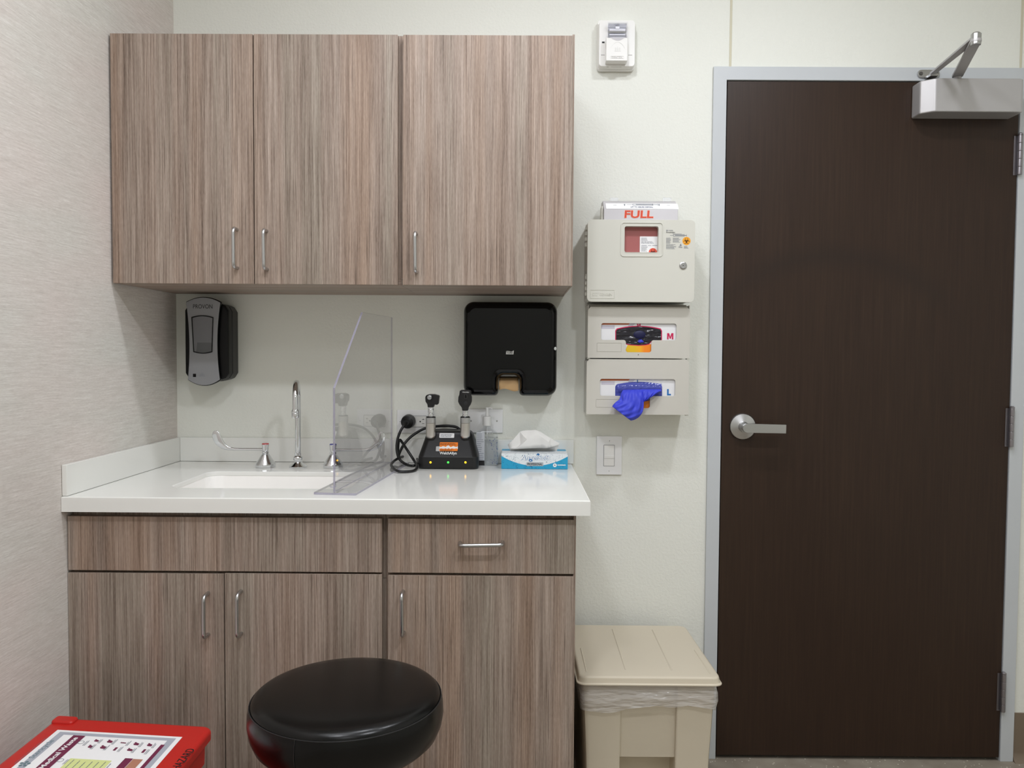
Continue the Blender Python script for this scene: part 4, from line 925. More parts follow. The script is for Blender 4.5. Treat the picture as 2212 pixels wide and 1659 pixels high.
# flap lid above the case
Lx0, Lx1 = h1(428, 300, -.11)[0], h1(1490, 300, -.11)[0]
pro = [(.112, h1(900, 362, -.112)[1]+.0003), (.108, h1(900, 212, -.108)[1]), (.086, h1(900, 132, -.086)[1]), (.070, h1(900, 96, -.070)[1]), (.03, h1(900, 96, -.070)[1]), (.03, h1(900, 362, -.112)[1]+.0003)]
zlow = Z1+.0006
pro = [(c, max(b, zlow)) for c, b in pro]; pro[0] = (.112, zlow); pro[-1] = (.03, zlow)
bm = B(); loft(bm, [[V((x, -c, b)) for c, b in pro] for x in (Lx0, Lx1)]); bevel(bm, .0012, 2); lid = fin('flap_lid', bm, TRANSL, scn)
bm = B(); ta = h1(385, 350, -.09); prism(bm, WF, [(ta[0], zlow), (Lx0-.0006, zlow), (Lx0-.0006, h1(0, 168, -.09)[1]), (ta[0]+.0015, h1(0, 172, -.09)[1])], .06, .095); fin('side_tab', bm, IVORY, scn)
for q in (515, 1272): bm = B(); pa, pb = h1(q, 97, -.05), h1(q+122, 45, -.05); prism(bm, WF, rr(pa[0], pb[0], pro[3][1]+.0002, pb[1], .002, 3), .045, .05); fin('hanging_hook', bm, film('clear hook plastic', (235, 238, 240), .35), scn)
UF = mkframe((0, -.108, pro[1][1]), (1, 0, 0), (0, (.108-.086), pro[2][1]-pro[1][1]))
def uf(zx, zy): return onF(UF, 1240+zx/6.6357, 420+zy/6.6357)
bm = B(); pa, pb = uf(462, 208), uf(1482, 136); flat(bm, UF, [(pa[0], pa[1]), (pb[0], pa[1]), (pb[0], pb[1]), (pa[0], pb[1])], .0006); st = fin('instruction_strip', bm, PAPERW, lid)
bm = B(); syringe(bm, UF, uf, 752, 1198, 138, 162, .0008); fin('syringe_print', bm, GREYINK, st)
for q in (724, 1218):
    bm = B()
    for a, b, c, d in ((q-4, 146, q+4, 166), (q-13, 148, q+13, 152), (q-8, 142, q+8, 148)): pa, pb = uf(a, d), uf(c, b); flat(bm, UF, [(pa[0], pa[1]), (pb[0], pa[1]), (pb[0], pb[1]), (pa[0], pb[1])], .0008)
    fin('arrow_print', bm, GREYINK, st)
for a in (565, 1330): bm = B(); pa, pb = uf(a, 160), uf(a+45, 152); lines(bm, UF, pa[0], pb[0], pa[1], pb[1], 1, .0008, 0); fin('small_print', bm, GREYINK, st)
pa, pb = uf(812, 192), uf(1132, 177); text('LIFT TO ASSURE DISPOSAL', UF, pa[0], pb[0], pa[1], pb[1], .0008, mat('navy ink', (60, 70, 110), .5), st, bold=.01)
LF2 = mkframe((0, -.112, pro[0][1]), (1, 0, 0), (0, .004, pro[1][1]-pro[0][1]))
def lf(zx, zy): return onF(LF2, 1240+zx/6.6357, 420+zy/6.6357)
pa, pb = lf(722, 338), lf(1135, 232)
text('FULL', LF2, pa[0]-.001, pb[0]+.001, pa[1]-.0008, pb[1]+.0008, .0004, mat('pale orange ink', (240, 190, 170), .5), lid, bold=.05, shear=.06)
text('FULL', LF2, pa[0], pb[0], pa[1], pb[1], .0008, mat('red orange ink', (205, 66, 34), .5), lid, bold=.025, shear=.06)

# ------------------------------------------------------------------ glove holders, boxes and gloves
cG = .100
def g2(zx, zy, y=-cG): return xz(1240+zx/5.925, 640+zy/5.925, y)
def slot_path(sl, sr, st, sb, tl, tr, tb):
    """long rounded slot with a tab dropping from its lower edge"""
    a, b = g2(sl, sb), g2(sr, st); c, d = g2(tl, tb), g2(tr, sb); r = .007; out = []
    def arc(cx, cz, r, a0, a1): return [(cx+r*math.cos(math.radians(a0+(a1-a0)*i/6)), cz+r*math.sin(math.radians(a0+(a1-a0)*i/6))) for i in range(7)]
    out += arc(b[0]-r, b[1]-r, r, 0, 90)[::1]; out = arc(b[0]-r, b[1]-r, r, 0, 90)+arc(a[0]+r, b[1]-r, r, 90, 180)+arc(a[0]+r, a[1]+r, r, 180, 270)
    out += arc(c[0]-r, a[1]-r, r, 90, 0)+arc(c[0]+r, c[1]+r, r, 180, 270)+arc(d[0]-r, c[1]+r, r, 270, 360)+arc(d[0]+r, a[1]-r, r, 180, 90)
    out += arc(b[0]-r, a[1]+r, r, 270, 360)
    return out
def holder(label, fl, fr, ft, fb, rear_top, slot, tag_, hole=None):
    a, b = g2(fl, fb), g2(fr, ft); x0, x1, z0, z1 = a[0], b[0], a[1], b[1]; zr = g2(0, rear_top)[1]
    t = thing('glove_holder', label, 'glove box holder', ((x0+x1)/2, 0, z0), gW)
    ch = .0075
    bm = B(); prism(bm, WF, [(x0, z0), (x1, z0), (x1, z1-ch*1.3), (x1-ch, z1), (x0+ch, z1), (x0, z1-ch*1.3)], cG-.0024, cG, [slot]); bevel(bm, .0006, 2, 50); f = fin('front_plate', bm, HOLD, t)
    bm = B(); w = .002
    fbox(bm, WF, x0+.001, x0+.001+w, z0+.001, zr-.004, .0008, cG-.0026); fbox(bm, WF, x1-.001-w, x1-.001, z0+.001, zr-.004, .0008, cG-.0026)
    fbox(bm, WF, x0+.001+w, x1-.001-w, z0+.001, z0+.003, .0008, cG-.0026); fbox(bm, WF, x0+.001+w, x1-.001-w, z0+.003, zr-.004, .0008, .0026)
    fin('shell', bm, HOLD, t)
    bm = B(); pr = [(cG-.0005, z1+.0002), (cG-.0025, z1+.0002), (.072, zr-.003), (.072, zr-.0008), (.0745, zr-.0008)]
    loft(bm, [[V((x, -c, b_)) for c, b_ in pr] for x in (x0+ch, x1-ch)]); fin('sloped_top', bm, HOLD, t)
    for x_ in (x0-.0008, x1-.0075): bm = B(); prism(bm, WF, rr(x_, x_+.0085, z0-.0028, z0-.0004, .0008, 2), .078, cG-.002); fin('foot_clip', bm, IVORY, t)
    ta, tb_ = g2(tag_[0], tag_[3]), g2(tag_[1], tag_[2]); bm = B()
    ring(bm, WF, rr(ta[0], tb_[0], ta[1], tb_[1], .0015, 3), rr(ta[0]+.0006, tb_[0]-.0006, ta[1]+.0006, tb_[1]-.0006, .0012, 3), cG-.0001, cG+.0005); fin('tag_recess', bm, mat('putty groove', (168, 164, 154), .5), f)
    if hole:
        h_ = g2(*hole); bm = B(); lathe(bm, [(0, 0), (.0017, 0), (.0014, .0004), (0, .0004)], (h_[0], -cG, h_[1]), (0, -1, 0), 16); fin('rivet', bm, mat('rivet', (120, 112, 100), .5), f)
    return t, x0, x1, z0, z1
slM = slot_path(345, 1312, 350, 558, 662, 990, 716); slL = slot_path(330, 1297, 1063, 1273, 646, 972, 1430)
hm, mx0, mx1, mz0, mz1 = holder('putty glove box holder holding size M gloves, upper of two', 172, 1488, 143, 789, 92, slM, (293, 608, 598, 708), (823, 748))
hl, lx0, lx1, lz0, lz1 = holder('putty glove box holder holding size L gloves, lower of two', 156, 1474, 812, 1510, 806, slL, (280, 595, 1318, 1420))
gb_g = 'glove boxes in the wall holders'; cb = .0935
YEL = mat('yellow to orange print', rough=.4)
sp2 = nd(YEL, 'ShaderNodeSeparateXYZ'); tc2 = nd(YEL, 'ShaderNodeTexCoord'); lk(YEL, tc2.outputs['Object'], sp2.inputs[0])
gxc = g2(840, 660)[0]; bxm = (mx0+mx1)/2
lk(YEL, ramp(YEL, math_(YEL, 'ADD', math_(YEL, 'MULTIPLY', math_(YEL, 'SUBTRACT', sp2.outputs[0], gxc-bxm), 22), .5), [(.15, (228, 188, 40)), (.55, (244, 178, 40)), (.85, (246, 140, 34))]), bsdf(YEL).inputs['Base Color'])
BAND = mat('rust print band', (190, 96, 48), .45); PALEP = mat('pale lilac print', (196, 192, 204), .45)
def gbox(label, x0, x1, z0, z1, dy, ch_, LM, edgeM, inner):
    t = thing('glove_box', label, 'glove box', ((x0+x1)/2, -.05, z0+.0035), gb_g)
    bm = B(); box(bm, x0+.006, x1-.006, -cb, -.004, z0+.0035, z1-.004); bevel(bm, .0015, 2); fin('carton', bm, CARD, t)
    G = lambda zx, zy: g2(zx, zy+dy, -cb)
    def poly(pts, c, M, name, par=t): bm = B(); flat(bm, WF, [G(*p) for p in pts], cb+c); return fin(name, bm, M, par)
    poly([(335, 335), (725, 335), (695, 364), (335, 364)], .0003, BAND, 'rust_band')
    poly([(350, 372), (520, 372), (520, 415), (350, 415)], .0003, PALEP, 'lilac_patch')
    poly([(705, 335), (800, 335), (735, 395), (690, 395)], .0002, PALEP, 'lilac_stripe')
    poly([(690, 612), (1010, 612), (1010, 730), (640, 730)], .0003, YEL, 'yellow_patch')
    arcp = lambda g: [(527+g, 625)]+[(527+g, 440+g*.4)]+[(545+g*.9+(1108-545-g*1.8)*i/14, 412+g-34*(1-(2*i/14-1)**2)) for i in range(15)]+[(1126-g, 440+g*.4), (1126-g, 625)]
    low = [(960, 618), (920, 628), (820, 634), (720, 628), (670, 618)]
    def shape(g): p = arcp(g); p = p[1:-1]; return [(527+g, 560)]+p+[(1126-g, 560)]+[(a, b-g) for a, b in [(990, 585)]+low+[(650, 585)]]
    poly(shape(0), .0004, edgeM, 'opening_edge'); op = poly(shape(11), .0006, inner, 'opening_film')
    p, q = G(1190, 552), G(1272, 472); letter(ch_, WF, p[0], q[0] if ch_ == 'M' else p[0]+(q[0]-p[0])*.62, p[1], q[1], cb+.0004, LM, t)
    p, q = G(806, 388), G(852, 352); letter(ch_, WF, p[0], q[0] if ch_ == 'M' else p[0]+(q[0]-p[0])*.62, p[1], q[1], cb+.0004, LM, t)
    return t, G
PINK = mat('crimson print', (200, 30, 84), .45); LBLUE = mat('mid blue print', (34, 110, 180), .45)
def crinkle(name, rgb, rough):
    M = mat(name, rgb, rough, spec=.8)
    if not M.get('done'): set_bump(M, noise(M, coords(M, (.6, 1, 2.6)), 42, 2, .5), .7, .006); M['done'] = 1
    return M
tM, GM = gbox('white size M glove box in the upper holder', mx0, mx1, mz0, mz1, 0, 'M', PINK, PINK, crinkle('dark crinkled film', (20, 18, 30), .18))
tL, GL = gbox('white size L glove box in the lower holder', lx0, lx1, lz0, lz1, 716, 'L', LBLUE, mat('blue print edge', (60, 70, 160), .45), crinkle('blue crinkled film', (66, 74, 160), .2))
# dark glove bulging behind the film of the M box
bm = B(); c0 = GM(838, 492); rings = []
for k, (s, c) in enumerate(((1, .0001), (.92, .0016), (.7, .0028), (.4, .0034), (.1, .0036))):
    rings.append([fp(WF, c0[0]+.0185*s*math.cos(2*PI*i/28), c0[1]+.0125*s*math.sin(2*PI*i/28), cb+.0007+c) for i in range(28)])
loft(bm, rings)
c1 = GM(850, 577); rings = []
for k, (s, c) in enumerate(((.9, .0), (1, .002), (.85, .0045), (.5, .006), (.1, .0063))):
    rings.append([fp(WF, c1[0]+(.0088+.0012*math.cos(3*2*PI*i/24+1))*s*math.cos(2*PI*i/24), c1[1]+.0052*s*math.sin(2*PI*i/24)+.0006*math.cos(5*2*PI*i/24)*s, cb+.001+c) for i in range(24)])
g_ = thing('glove', 'blue glove tip poking out of the size M box', 'glove', (c0[0], -cb, c0[1]-.02), 'blue gloves')
b2 = B(); loft(b2, rings); fin('finger_tip', b2, BLUEG, g_, 60); fin('folded_glove', bm, DARKB, g_, 60)
# glove hanging from the L box: cuff lobe and thumb lobe
def gl(zx, zy, c): return at(1240+zx/5.925, 640+zy/5.925, -c)
def lobe(bm, secs, seed, flute, open_end):
    rings = []; N = 56
    for j, (cx, cy, hx, hy, c, dpt) in enumerate(secs):
        r_ = []; o = gl(cx, cy, c); e = gl(cx+hx, cy+hy, c)-o; k = flute*math.sin(PI*min(1, (j+.6)/len(secs)))
        for i in range(N):
            a = 2*PI*i/N; f_ = 1+k*(.6*math.cos(9*a+seed+j*.25)+.4*math.cos(5*a-seed*2+j*.4))
            r_.append(o+e*math.cos(a)*(1+.2*(f_-1))+V((0, -1, 0))*dpt*math.sin(a)*f_+V((0, -1, 0))*(.0016*math.sin(13*math.cos(a)+seed+j*.5)))
        rings.append(r_)
    if open_end:                                                  # rolled rim and the inside of the cuff
        last = rings[-1]; cen = sum(last, V())/N; prev = rings[-2]
        rings.append([cen+(p-cen)*.93+(p-q)*.05 for p, q in zip(last, prev)])
        rings.append([cen+(q-cen)*.86*.5+(p-cen)*.43 for p, q in zip(last, prev)])
        rings.append([(sum(prev, V())/N)+(q-(sum(prev, V())/N))*.7 for q in prev])
    loft(bm, rings)
def subd(secs, n=4):
    out = []
    P = [secs[0]]+list(secs)+[secs[-1]]
    for i in range(1, len(P)-2):
        a, b, c, d = P[i-1:i+3]
        for k in range(n):
            t = k/n; out.append(tuple(.5*(2*b[q]+(c[q]-a[q])*t+(2*a[q]-5*b[q]+4*c[q]-d[q])*t*t+(3*b[q]-a[q]-3*c[q]+d[q])*t**3) for q in range(6)))
    return out+[secs[-1]]
bm = B()
lobe(bm, subd([(740, 1195, 115, -4, .102, .004), (740, 1235, 135, 0, .111, .009), (745, 1300, 150, 16, .116, .013), (735, 1385, 150, 62, .119, .016), (690, 1440, 150, 88, .121, .018), (640, 1478, 135, 98, .122, .019), (607, 1501, 118, 90, .122, .018)]), 1.0, .28, True)
lobe(bm, subd([(985, 1190, 125, 0, .102, .005), (985, 1215, 135, -4, .109, .008), (965, 1262, 100, -22, .113, .011), (940, 1305, 70, -26, .114, .011), (918, 1332, 40, -22, .112, .008), (905, 1345, 10, -6, .110, .003)]), 2.4, .3, False)
gv = gl(740, 1200, .1)
tag(rebase(fin('glove', bm, BLUEG, None, 75), gv), 'crumpled blue glove hanging out of the size L box', 'glove', 'blue gloves')
bm = B(); rows = []
for i in range(9):
    zy = 1118+(1212-1118)*i/8
    rows.append([gl(556+(1124-556)*j/24, zy-22*(1-(2*j/24-1)**2)*(1-i/8)*.6+(6*math.sin(j*1.3) if i == 8 else 0), cb+.0012+.006*math.sin(PI*i/8*.8)+.0012*math.sin(j*1.7+i*1.2)) for j in range(25)])
loft(bm, rows, caps=False, closed=False)
o = fin('opening_flap', bm, film('clear box film', (96, 104, 196), .5, .12), tL, 70)

# ------------------------------------------------------------------ fire alarm strobe
def fs(zx, zy, y): return xz(1260+zx/11.85, 30+zy/11.85, y)
a, b = fs(352, 1455, -.012), fs(1322, 176, -.012)
st_ = thing('alarm_strobe', 'white fire alarm strobe high on the wall right of cabinets', 'fire alarm', ((a[0]+b[0])/2, 0, a[1]))
bm = B(); prism(bm, WF, rr(a[0], b[0], a[1], b[1], .010), .0006, .016); bevel(bm, .002, 2, 50); fin('back_box', bm, DEVICE, st_)
p, q = fs(402, 1338, -.034), fs(1328, 180, -.034)
bm = B(); loft(bm, [[fp(WF, x, z, c) for x, z in rr(p[0]-i, q[0]+i*.3, p[1]-i*1.2, q[1]+i*.1, .009)] for c, i in ((.0163, .003), (.027, .001), (.0335, .0), (.0345, -.0012))]); fp2 = fin('face_plate', bm, DEVICE, st_)
bm = B()
for (x0_, x1_, y0_, y1_) in ((455, 548, 1045, 1062), (1150, 1250, 1048, 1064)): p1, q1 = fs(x0_, y1_, -.0345), fs(x1_, y0_, -.0345); flat(bm, WF, [(p1[0], p1[1]), (q1[0], p1[1]), (q1[0], q1[1]), (p1[0], q1[1])], .0347)
fin('latch_slots', bm, mat('soft grey', (168, 166, 164), .6), fp2)
bm = B(); p1, q1 = fs(478, 752, -.0345), fs(545, 708, -.0345); flat(bm, WF, [(p1[0], p1[1]), (q1[0], p1[1]), (q1[0], q1[1]), (p1[0], q1[1])], .0348); fin('hole', bm, INK, fp2)
bm = B(); p1, q1 = fs(690, 1385, -.02), fs(965, 1362, -.02); flat(bm, WF, [(p1[0], p1[1]-.0006), (q1[0], p1[1]-.0006), (q1[0], p1[1]+.0012), (p1[0], p1[1]+.0012)], .0302)
p1, q1 = fs(585, 1392, -.02), fs(640, 1370, -.02); flat(bm, WF, [(p1[0], p1[1]), (q1[0], p1[1]), (q1[0]-.001, q1[1])], .0302); 
fin('bottom_vents', bm, mat('vent grey', (110, 106, 98), .6), fp2)
p, q = fs(585, 1195, -.062), fs(1138, 598, -.062); bot = fs(600, 1290, -.036)[1]
bm = B(); loft(bm, [[fp(WF, x, z, c) for z, c in ((bot, .0348), (bot+.0008, .037), (p[1], .058), (p[1]+.001, .060), (q[1]-.002, .060), (q[1], .058), (q[1], .0348))] for x in (p[0], q[0])]); bevel(bm, .002, 3, 30); mdl = fin('horn_body', bm, DEVICE, st_)
bm = B(); e = fs(880, 640, -.06); n = 16; arc_ = [fs(680+400*i/n, 598+85*math.sin(PI*i/n), -.0603) for i in range(n+1)]; flat(bm, WF, arc_, .0604); fin('lens_lip', bm, mat('lip grey', (196, 194, 198), .4), mdl)
cF = .0601
bm = B(); o_ = [fs(700+360*i/20, 880-158*math.sin(PI*i/20)**.7, -cF) for i in range(21)]; i2 = [(x, z-.0007) for x, z in o_]
for s, t_, u_, w_ in zip(o_, o_[1:], i2[1:], i2): prism(bm, WF, [s, t_, u_, w_], cF-.0004, cF+.0005)
for k, dxx in enumerate((-50, 0, 50)):
    pts = [fs(880+dxx-14, 930, -cF), fs(880+dxx+14, 930, -cF), fs(880+dxx+22, 890, -cF), fs(880+dxx+8, 860, -cF), fs(880+dxx+12, 815+abs(dxx)*.6, -cF), fs(880+dxx-20, 875, -cF)]
    prism(bm, WF, pts, cF-.0004, cF+.0004)
p1, q1 = fs(800, 958, -cF), fs(960, 944, -cF); prism(bm, WF, [(p1[0], p1[1]), (q1[0], p1[1]), (q1[0], q1[1]), (p1[0], q1[1])], cF-.0004, cF+.0004)
fin('flame_emblem', bm, mat('emblem shade', (226, 225, 222), .4), mdl)
p1, q1 = fs(695, 1142, -cF), fs(1040, 1078, -cF); bm = B(); ring(bm, WF, rr(p1[0], q1[0], p1[1], q1[1], .002, 3), rr(p1[0]+.0007, q1[0]-.0007, p1[1]+.0007, q1[1]-.0007, .0015, 3), cF-.0003, cF+.0006); pl_ = fin('name_plate', bm, mat('emblem shade', (226, 225, 222), .4), mdl)
p1, q1 = fs(722, 1132, -cF), fs(1000, 1090, -cF); text('GENTEX', WF, p1[0], q1[0], p1[1], q1[1], cF, mat('emboss shade', (205, 203, 200), .4), pl_, depth=.0006)
p, q = fs(632, 582, -.062), fs(1142, 190, -.058)
ln = thing_ = None
bm = B(); loft(bm, [[fp(WF, x, z, c) for z, c in ((p[1], .0352), (p[1], .058), (p[1]+.002, .0605), (q[1]-.004, .0565), (q[1], .054), (q[1], .0352))] for x in (p[0], q[0])]); bevel(bm, .001, 2, 30); le = fin('lens', bm, LENSC, st_)
bm = B(); hh2 = q[1]-p[1]
def strip(f0, c0_, f1, c1_, ins=.002): bm.faces.new([bm.verts.new(fp(WF, *w)) for w in ((p[0]+ins, p[1]+hh2*f0, c0_), (q[0]-ins, p[1]+hh2*f0, c0_), (q[0]-ins, p[1]+hh2*f1, c1_), (p[0]+ins, p[1]+hh2*f1, c1_))])
zz_ = [(.03, .054), (.10, .040), (.2, .047), (.33, .038), (.45, .036), (.55, .038), (.66, .047), (.78, .040), (.90, .052), (.97, .048)]
for (f0, c0_), (f1, c1_) in zip(zz_, zz_[1:]): strip(f0, c0_, f1, c1_)
fin('reflector', bm, mat('reflector metal', (226, 227, 232), .22, .9), le, None)
bm = B()
for f_, r in ((.55, .0032), (.27, .0016)): zc2 = p[1]+hh2*f_; tube(bm, [fp(WF, p[0]+.006, zc2, .045), fp(WF, q[0]-.006, zc2, .045)], r, 12)
box(bm, (p[0]+q[0])/2-.006, (p[0]+q[0])/2+.006, -.05, -.046, p[1]+hh2*.6, p[1]+hh2*.74)
fin('flash_tube', bm, mat('flash tube glass', (246, 246, 252), .15), le)

# ------------------------------------------------------------------ step-on waste bin with liner
ybf, ybr = -.50, -.055
bl_, brr = at(1247.5, 1476, ybf).x, at(1562.5, 1476, ybf).x
bl_ = max(bl_, xbs+.003)
zf = at(1405, 1464, ybf).z; zr = at(1385, 1349, ybr).z
zlip = at(1405, 1482, ybf).z
def zl_(y): return zf+(zr-zf)*(y-ybf)/(ybr-ybf)
lh = zf-zlip
bn = thing('waste_bin', 'beige plastic step-on waste bin between cabinet and door', 'waste bin', ((bl_+brr)/2, (ybf+ybr)/2, 0))
def lidring(i, dz): return [V((a, b, zl_(b)-lh+dz)) for a, b in rr(bl_+i, brr-i, ybf+i, ybr-i, .022)]
bm = B(); loft(bm, [lidring(.001, 0), lidring(-.001, .0008), lidring(-.001, .003), lidring(.0022, .0044), lidring(.0032, .006), lidring(.0046, lh-.006), lidring(.0058, lh-.0024), lidring(.0085, lh-.0006), lidring(.012, lh), lidring(.022, lh)])
lidb = fin('lid', bm, BEIGE, bn, 45)
bm = B()
for ra, rb_ in (((1220+520/5.042, 1330+100/5.042), (1220+662/5.042, 1330+580/5.042)), ((1220+955/5.042, 1330+108/5.042), (1220+1165/5.042, 1330+590/5.042)), ((1220+128/5.042, 1330+330/5.042), (1220+205/5.042, 1330+605/5.042)), ((1220+1500/5.042, 1330+350/5.042), (1220+1640/5.042, 1330+625/5.042))):
    A_ = atz(ra[0], ra[1], zf); A_ = V((A_.x, min(A_.y, ybr-.03), 0)); B_ = atz(rb_[0], rb_[1], zf); B_.y = max(B_.y, ybf+.03)
    x0_, x1_ = A_.x, B_.x
    if x1_ < bl_+.026: x0_ = x1_ = bl_+.026
    if x0_ > brr-.03: x0_ = x1_ = brr-.026
    w = .0022; ya, yb2 = A_.y, B_.y
    loft(bm, [[V((x-w, y, zl_(y)+.0001)), V((x-w*.3, y, zl_(y)+.0022*k)), V((x+w*.3, y, zl_(y)+.0022*k)), V((x+w, y, zl_(y)+.0001))] for x, y, k in ((x0_, ya, 1), ((x0_+x1_)/2, (ya+yb2)/2, 1), (x1_, yb2, .1))])
fin('lid_ridges', bm, BEIGE, lidb)
bm = B(); box(bm, brr-.055, brr-.004, ybr+.0005, ybr+.022, zl_(ybr)-.05, zl_(ybr)-.016); bevel(bm, .004, 2); fin('hinge_block', bm, BEIGE, bn)
yfb = ybf+.016; cxl = at(1220+605/5.042, 1560, yfb).x; cxr_ = at(1220+1226/5.042, 1560, yfb).x; bx_l, bx_r = bl_+.014, brr-.014
def bodyring(z, k):
    t = k; yq = yfb+t; l, r = bx_l+t*.8, bx_r-t*.8
    return [V(p+(z,)) for p in ((l, yq+.012), (l+.004, yq+.003), (l+.012, yq), (cxl-.002, yq), (cxl+.001, yq+.002), (cxl+.001, yq+.012), (cxr_-.001, yq+.012), (cxr_-.001, yq+.002), (cxr_+.002, yq), (r-.012, yq), (r-.004, yq+.003), (r, yq+.012), (r, ybr-.03-t), (r-.012, ybr-.018-t), (l+.012, ybr-.018-t), (l, ybr-.03-t))]
zbt = zlip-.003; zped = at(1400, 1645, yfb).z
def lowring(z, k):
    P_ = bodyring(z, k); P_[5] = V((cxl+.001, yfb+k+.075, z)); P_[6] = V((cxr_-.001, yfb+k+.075, z)); return P_
bm = B(); loft(bm, [lowring(.004, .02), lowring(zped-.0004, .012), bodyring(zped, .012), bodyring(zbt, 0)]); fin('body', bm, BEIGE, bn, 30)
bm = B(); box(bm, cxl+.012, cxr_-.012, yfb-.02, yfb+.085, .035, .05); bevel(bm, .006, 3); fin('pedal', bm, BEIGE, bn)
# liner hanging over the rim
bm = B(); N = 96; rows = []
def lin_ring(z, off, wob, sd):
    base_ = rr(bx_l-off, bx_r+off, yfb-off, ybr-.018+off, .018, 5); n = len(base_); out = []; tot = []
    per = 0; seg = []
    for i in range(n):
        p_, q_ = V(base_[i]), V(base_[(i+1) % n]); seg.append((p_, q_, (q_-p_).length)); per += (q_-p_).length
    for j in range(N):
        d = per*j/N; i = 0
        while d > seg[i][2] and i < n-1: d -= seg[i][2]; i += 1
        p_ = seg[i][0].lerp(seg[i][1], d/max(seg[i][2], 1e-9)); ph = 2*PI*j/N
        nn = (p_-V(((bx_l+bx_r)/2, (yfb+ybr)/2))).normalized(); w = wob*(math.sin(ph*11+sd)+.6*math.sin(ph*23+sd*2)+1.2)
        out.append(V((min(max(p_.x+nn.x*w, bl_+.002), brr-.001), p_.y+nn.y*w*.6-(.002 if wob else 0), z(j) if callable(z) else z)))
    return out
zb0 = at(1400, 1519, yfb).z; zb1 = at(1300, 1540, yfb).z
rows = [lin_ring(zbt-.0005, .003, .0, 0), lin_ring(zbt-.02, .004, .002, .5), lin_ring(zbt-.040, .0045, .0024, 1.2), lin_ring(lambda j: (zbt-.055)-.006*math.sin(j*.37), .0035, .0018, 2.2), lin_ring(lambda j: zb1+.012+.012*math.sin(j*.21+1)+.006*math.sin(j*.67), .0025, .0008, 3.0)]
loft(bm, rows, caps=False)
bmesh.ops.recalc_face_normals(bm, faces=bm.faces[:])
tag(rebase(fin('bin_liner', bm, LINER, None, 80), ((bl_+brr)/2, (ybf+ybr)/2, zb1)), 'milky plastic liner bag gathered below the beige bin lid', 'bin liner')

# ------------------------------------------------------------------ stool
zs_ = .598; rs = .190
c0 = atz(750, 1504, zs_); scx, scy = c0.x, c0.y
sl_ = thing('stool', 'round black vinyl stool seat in front of the base cabinets', 'stool', (scx, scy, 0))
bm = B()
pr = [(0, zs_-.088), (.155, zs_-.088), (.168, zs_-.086), (.180, zs_-.074), (.188, zs_-.055), (.1915, zs_-.035), (.1905, zs_-.015), (.1872, zs_-.0012), (.1855, zs_-.0022), (.1848, zs_+.0006), (.182, zs_+.006), (.176, zs_+.0105), (.165, zs_+.0145), (.14, zs_+.018), (.08, zs_+.0205), (0, zs_+.021)]
lathe(bm, pr, (scx, scy, 0), seg=96, caps=False); bmesh.ops.remove_doubles(bm, verts=bm.verts[:], dist=1e-5)
seat = fin('seat', bm, VINYL, sl_, 50)
bm = B(); tube(bm, [V((scx+.1869*math.cos(2*PI*i/96), scy+.1869*math.sin(2*PI*i/96), zs_-.0008)) for i in range(97)], .0011, 8); fin('piping', bm, mat('black piping', (30, 30, 31), .35), seat)
am = math.radians(253); bm = B(); tube(bm, [V((scx+(r_+.0006)*math.cos(am), scy+(r_+.0006)*math.sin(am), z)) for r_, z in ((.1872, zs_-.0015), (.1905, zs_-.015), (.1915, zs_-.035), (.188, zs_-.055))], .0008, 6); fin('side_seam', bm, mat('black piping', (30, 30, 31), .35), seat)
bm = B(); lathe(bm, [(0, .075), (.024, .075), (.024, .30), (.0145, .302), (.0145, zs_-.10), (.07, zs_-.0985), (.10, zs_-.0885), (0, zs_-.0885)], (scx, scy, 0), seg=32); fin('column', bm, CHROME, sl_)
for k in range(5):
    a = 2*PI*k/5+.3; d = V((math.cos(a), math.sin(a), 0)); o_ = V((scx, scy, 0))
    bm = B(); tube(bm, [o_+d*.02+V((0, 0, .088)), o_+d*.12+V((0, 0, .083)), o_+d*.235+V((0, 0, .068))], .012, 12, radii=[.018, .015, .011]); fin('leg', bm, CHROME, sl_)
    bm = B(); ax_c = V((-d.y, d.x, 0)); q = o_+d*.235+V((0, 0, .0265))
    for s in (-1, 1): lathe(bm, [(0, -.008), (.024, -.008), (.026, -.004), (.026, .004), (.024, .008), (0, .008)], q+ax_c*s*.012, ax_c, 20)
    lathe(bm, [(0, 0), (.006, 0), (.006, .034), (0, .034)], q, (0, 0, 1), 12); fin('caster', bm, BLACK, sl_)

# ------------------------------------------------------------------ red medical waste bin
zR = .462
def q7(zx, zy): return (zx/4.514, 1530+zy/4.514)
rr_c = atz(*q7(2088, 172), zR); rx1, ry1 = rr_c.x, rr_c.y; ry0 = ry1-.46; rx0 = rx1-.345
rb = thing('medical_waste_bin', 'red medical waste bin with white chart on its lid in the left corner', 'waste bin', ((rx0+rx1)/2, (ry0+ry1)/2, 0))
RF = (V((rx1, 0, zR)), V((0, 1, 0)), V((-1, 0, .05)).normalized(), None); RF = RF[:3]+(RF[1].cross(RF[2]),)   # the lid sits a little high on its hinge side
LW = .345
def lr(i, c, r=.020): return [fp(RF, a, b, c) for a, b in rr(ry0+i, ry1-i, i, LW-i, max(.004, r-i*.4))]
bm = B(); loft(bm, [lr(.004, -.024), lr(.0, -.023), lr(.0, -.009), lr(.001, -.005), lr(.004, -.0012), lr(.009, 0), lr(.012, 0)]); lidr = fin('lid', bm, RED, rb, 50)
bm = B(); prism(bm, RF, rr(ry1-.032, ry1-.003, LW-.05, LW-.002, .008), -.006, .006); bevel(bm, .005, 4, 50); fin('hinge_hump', bm, RED, lidr)
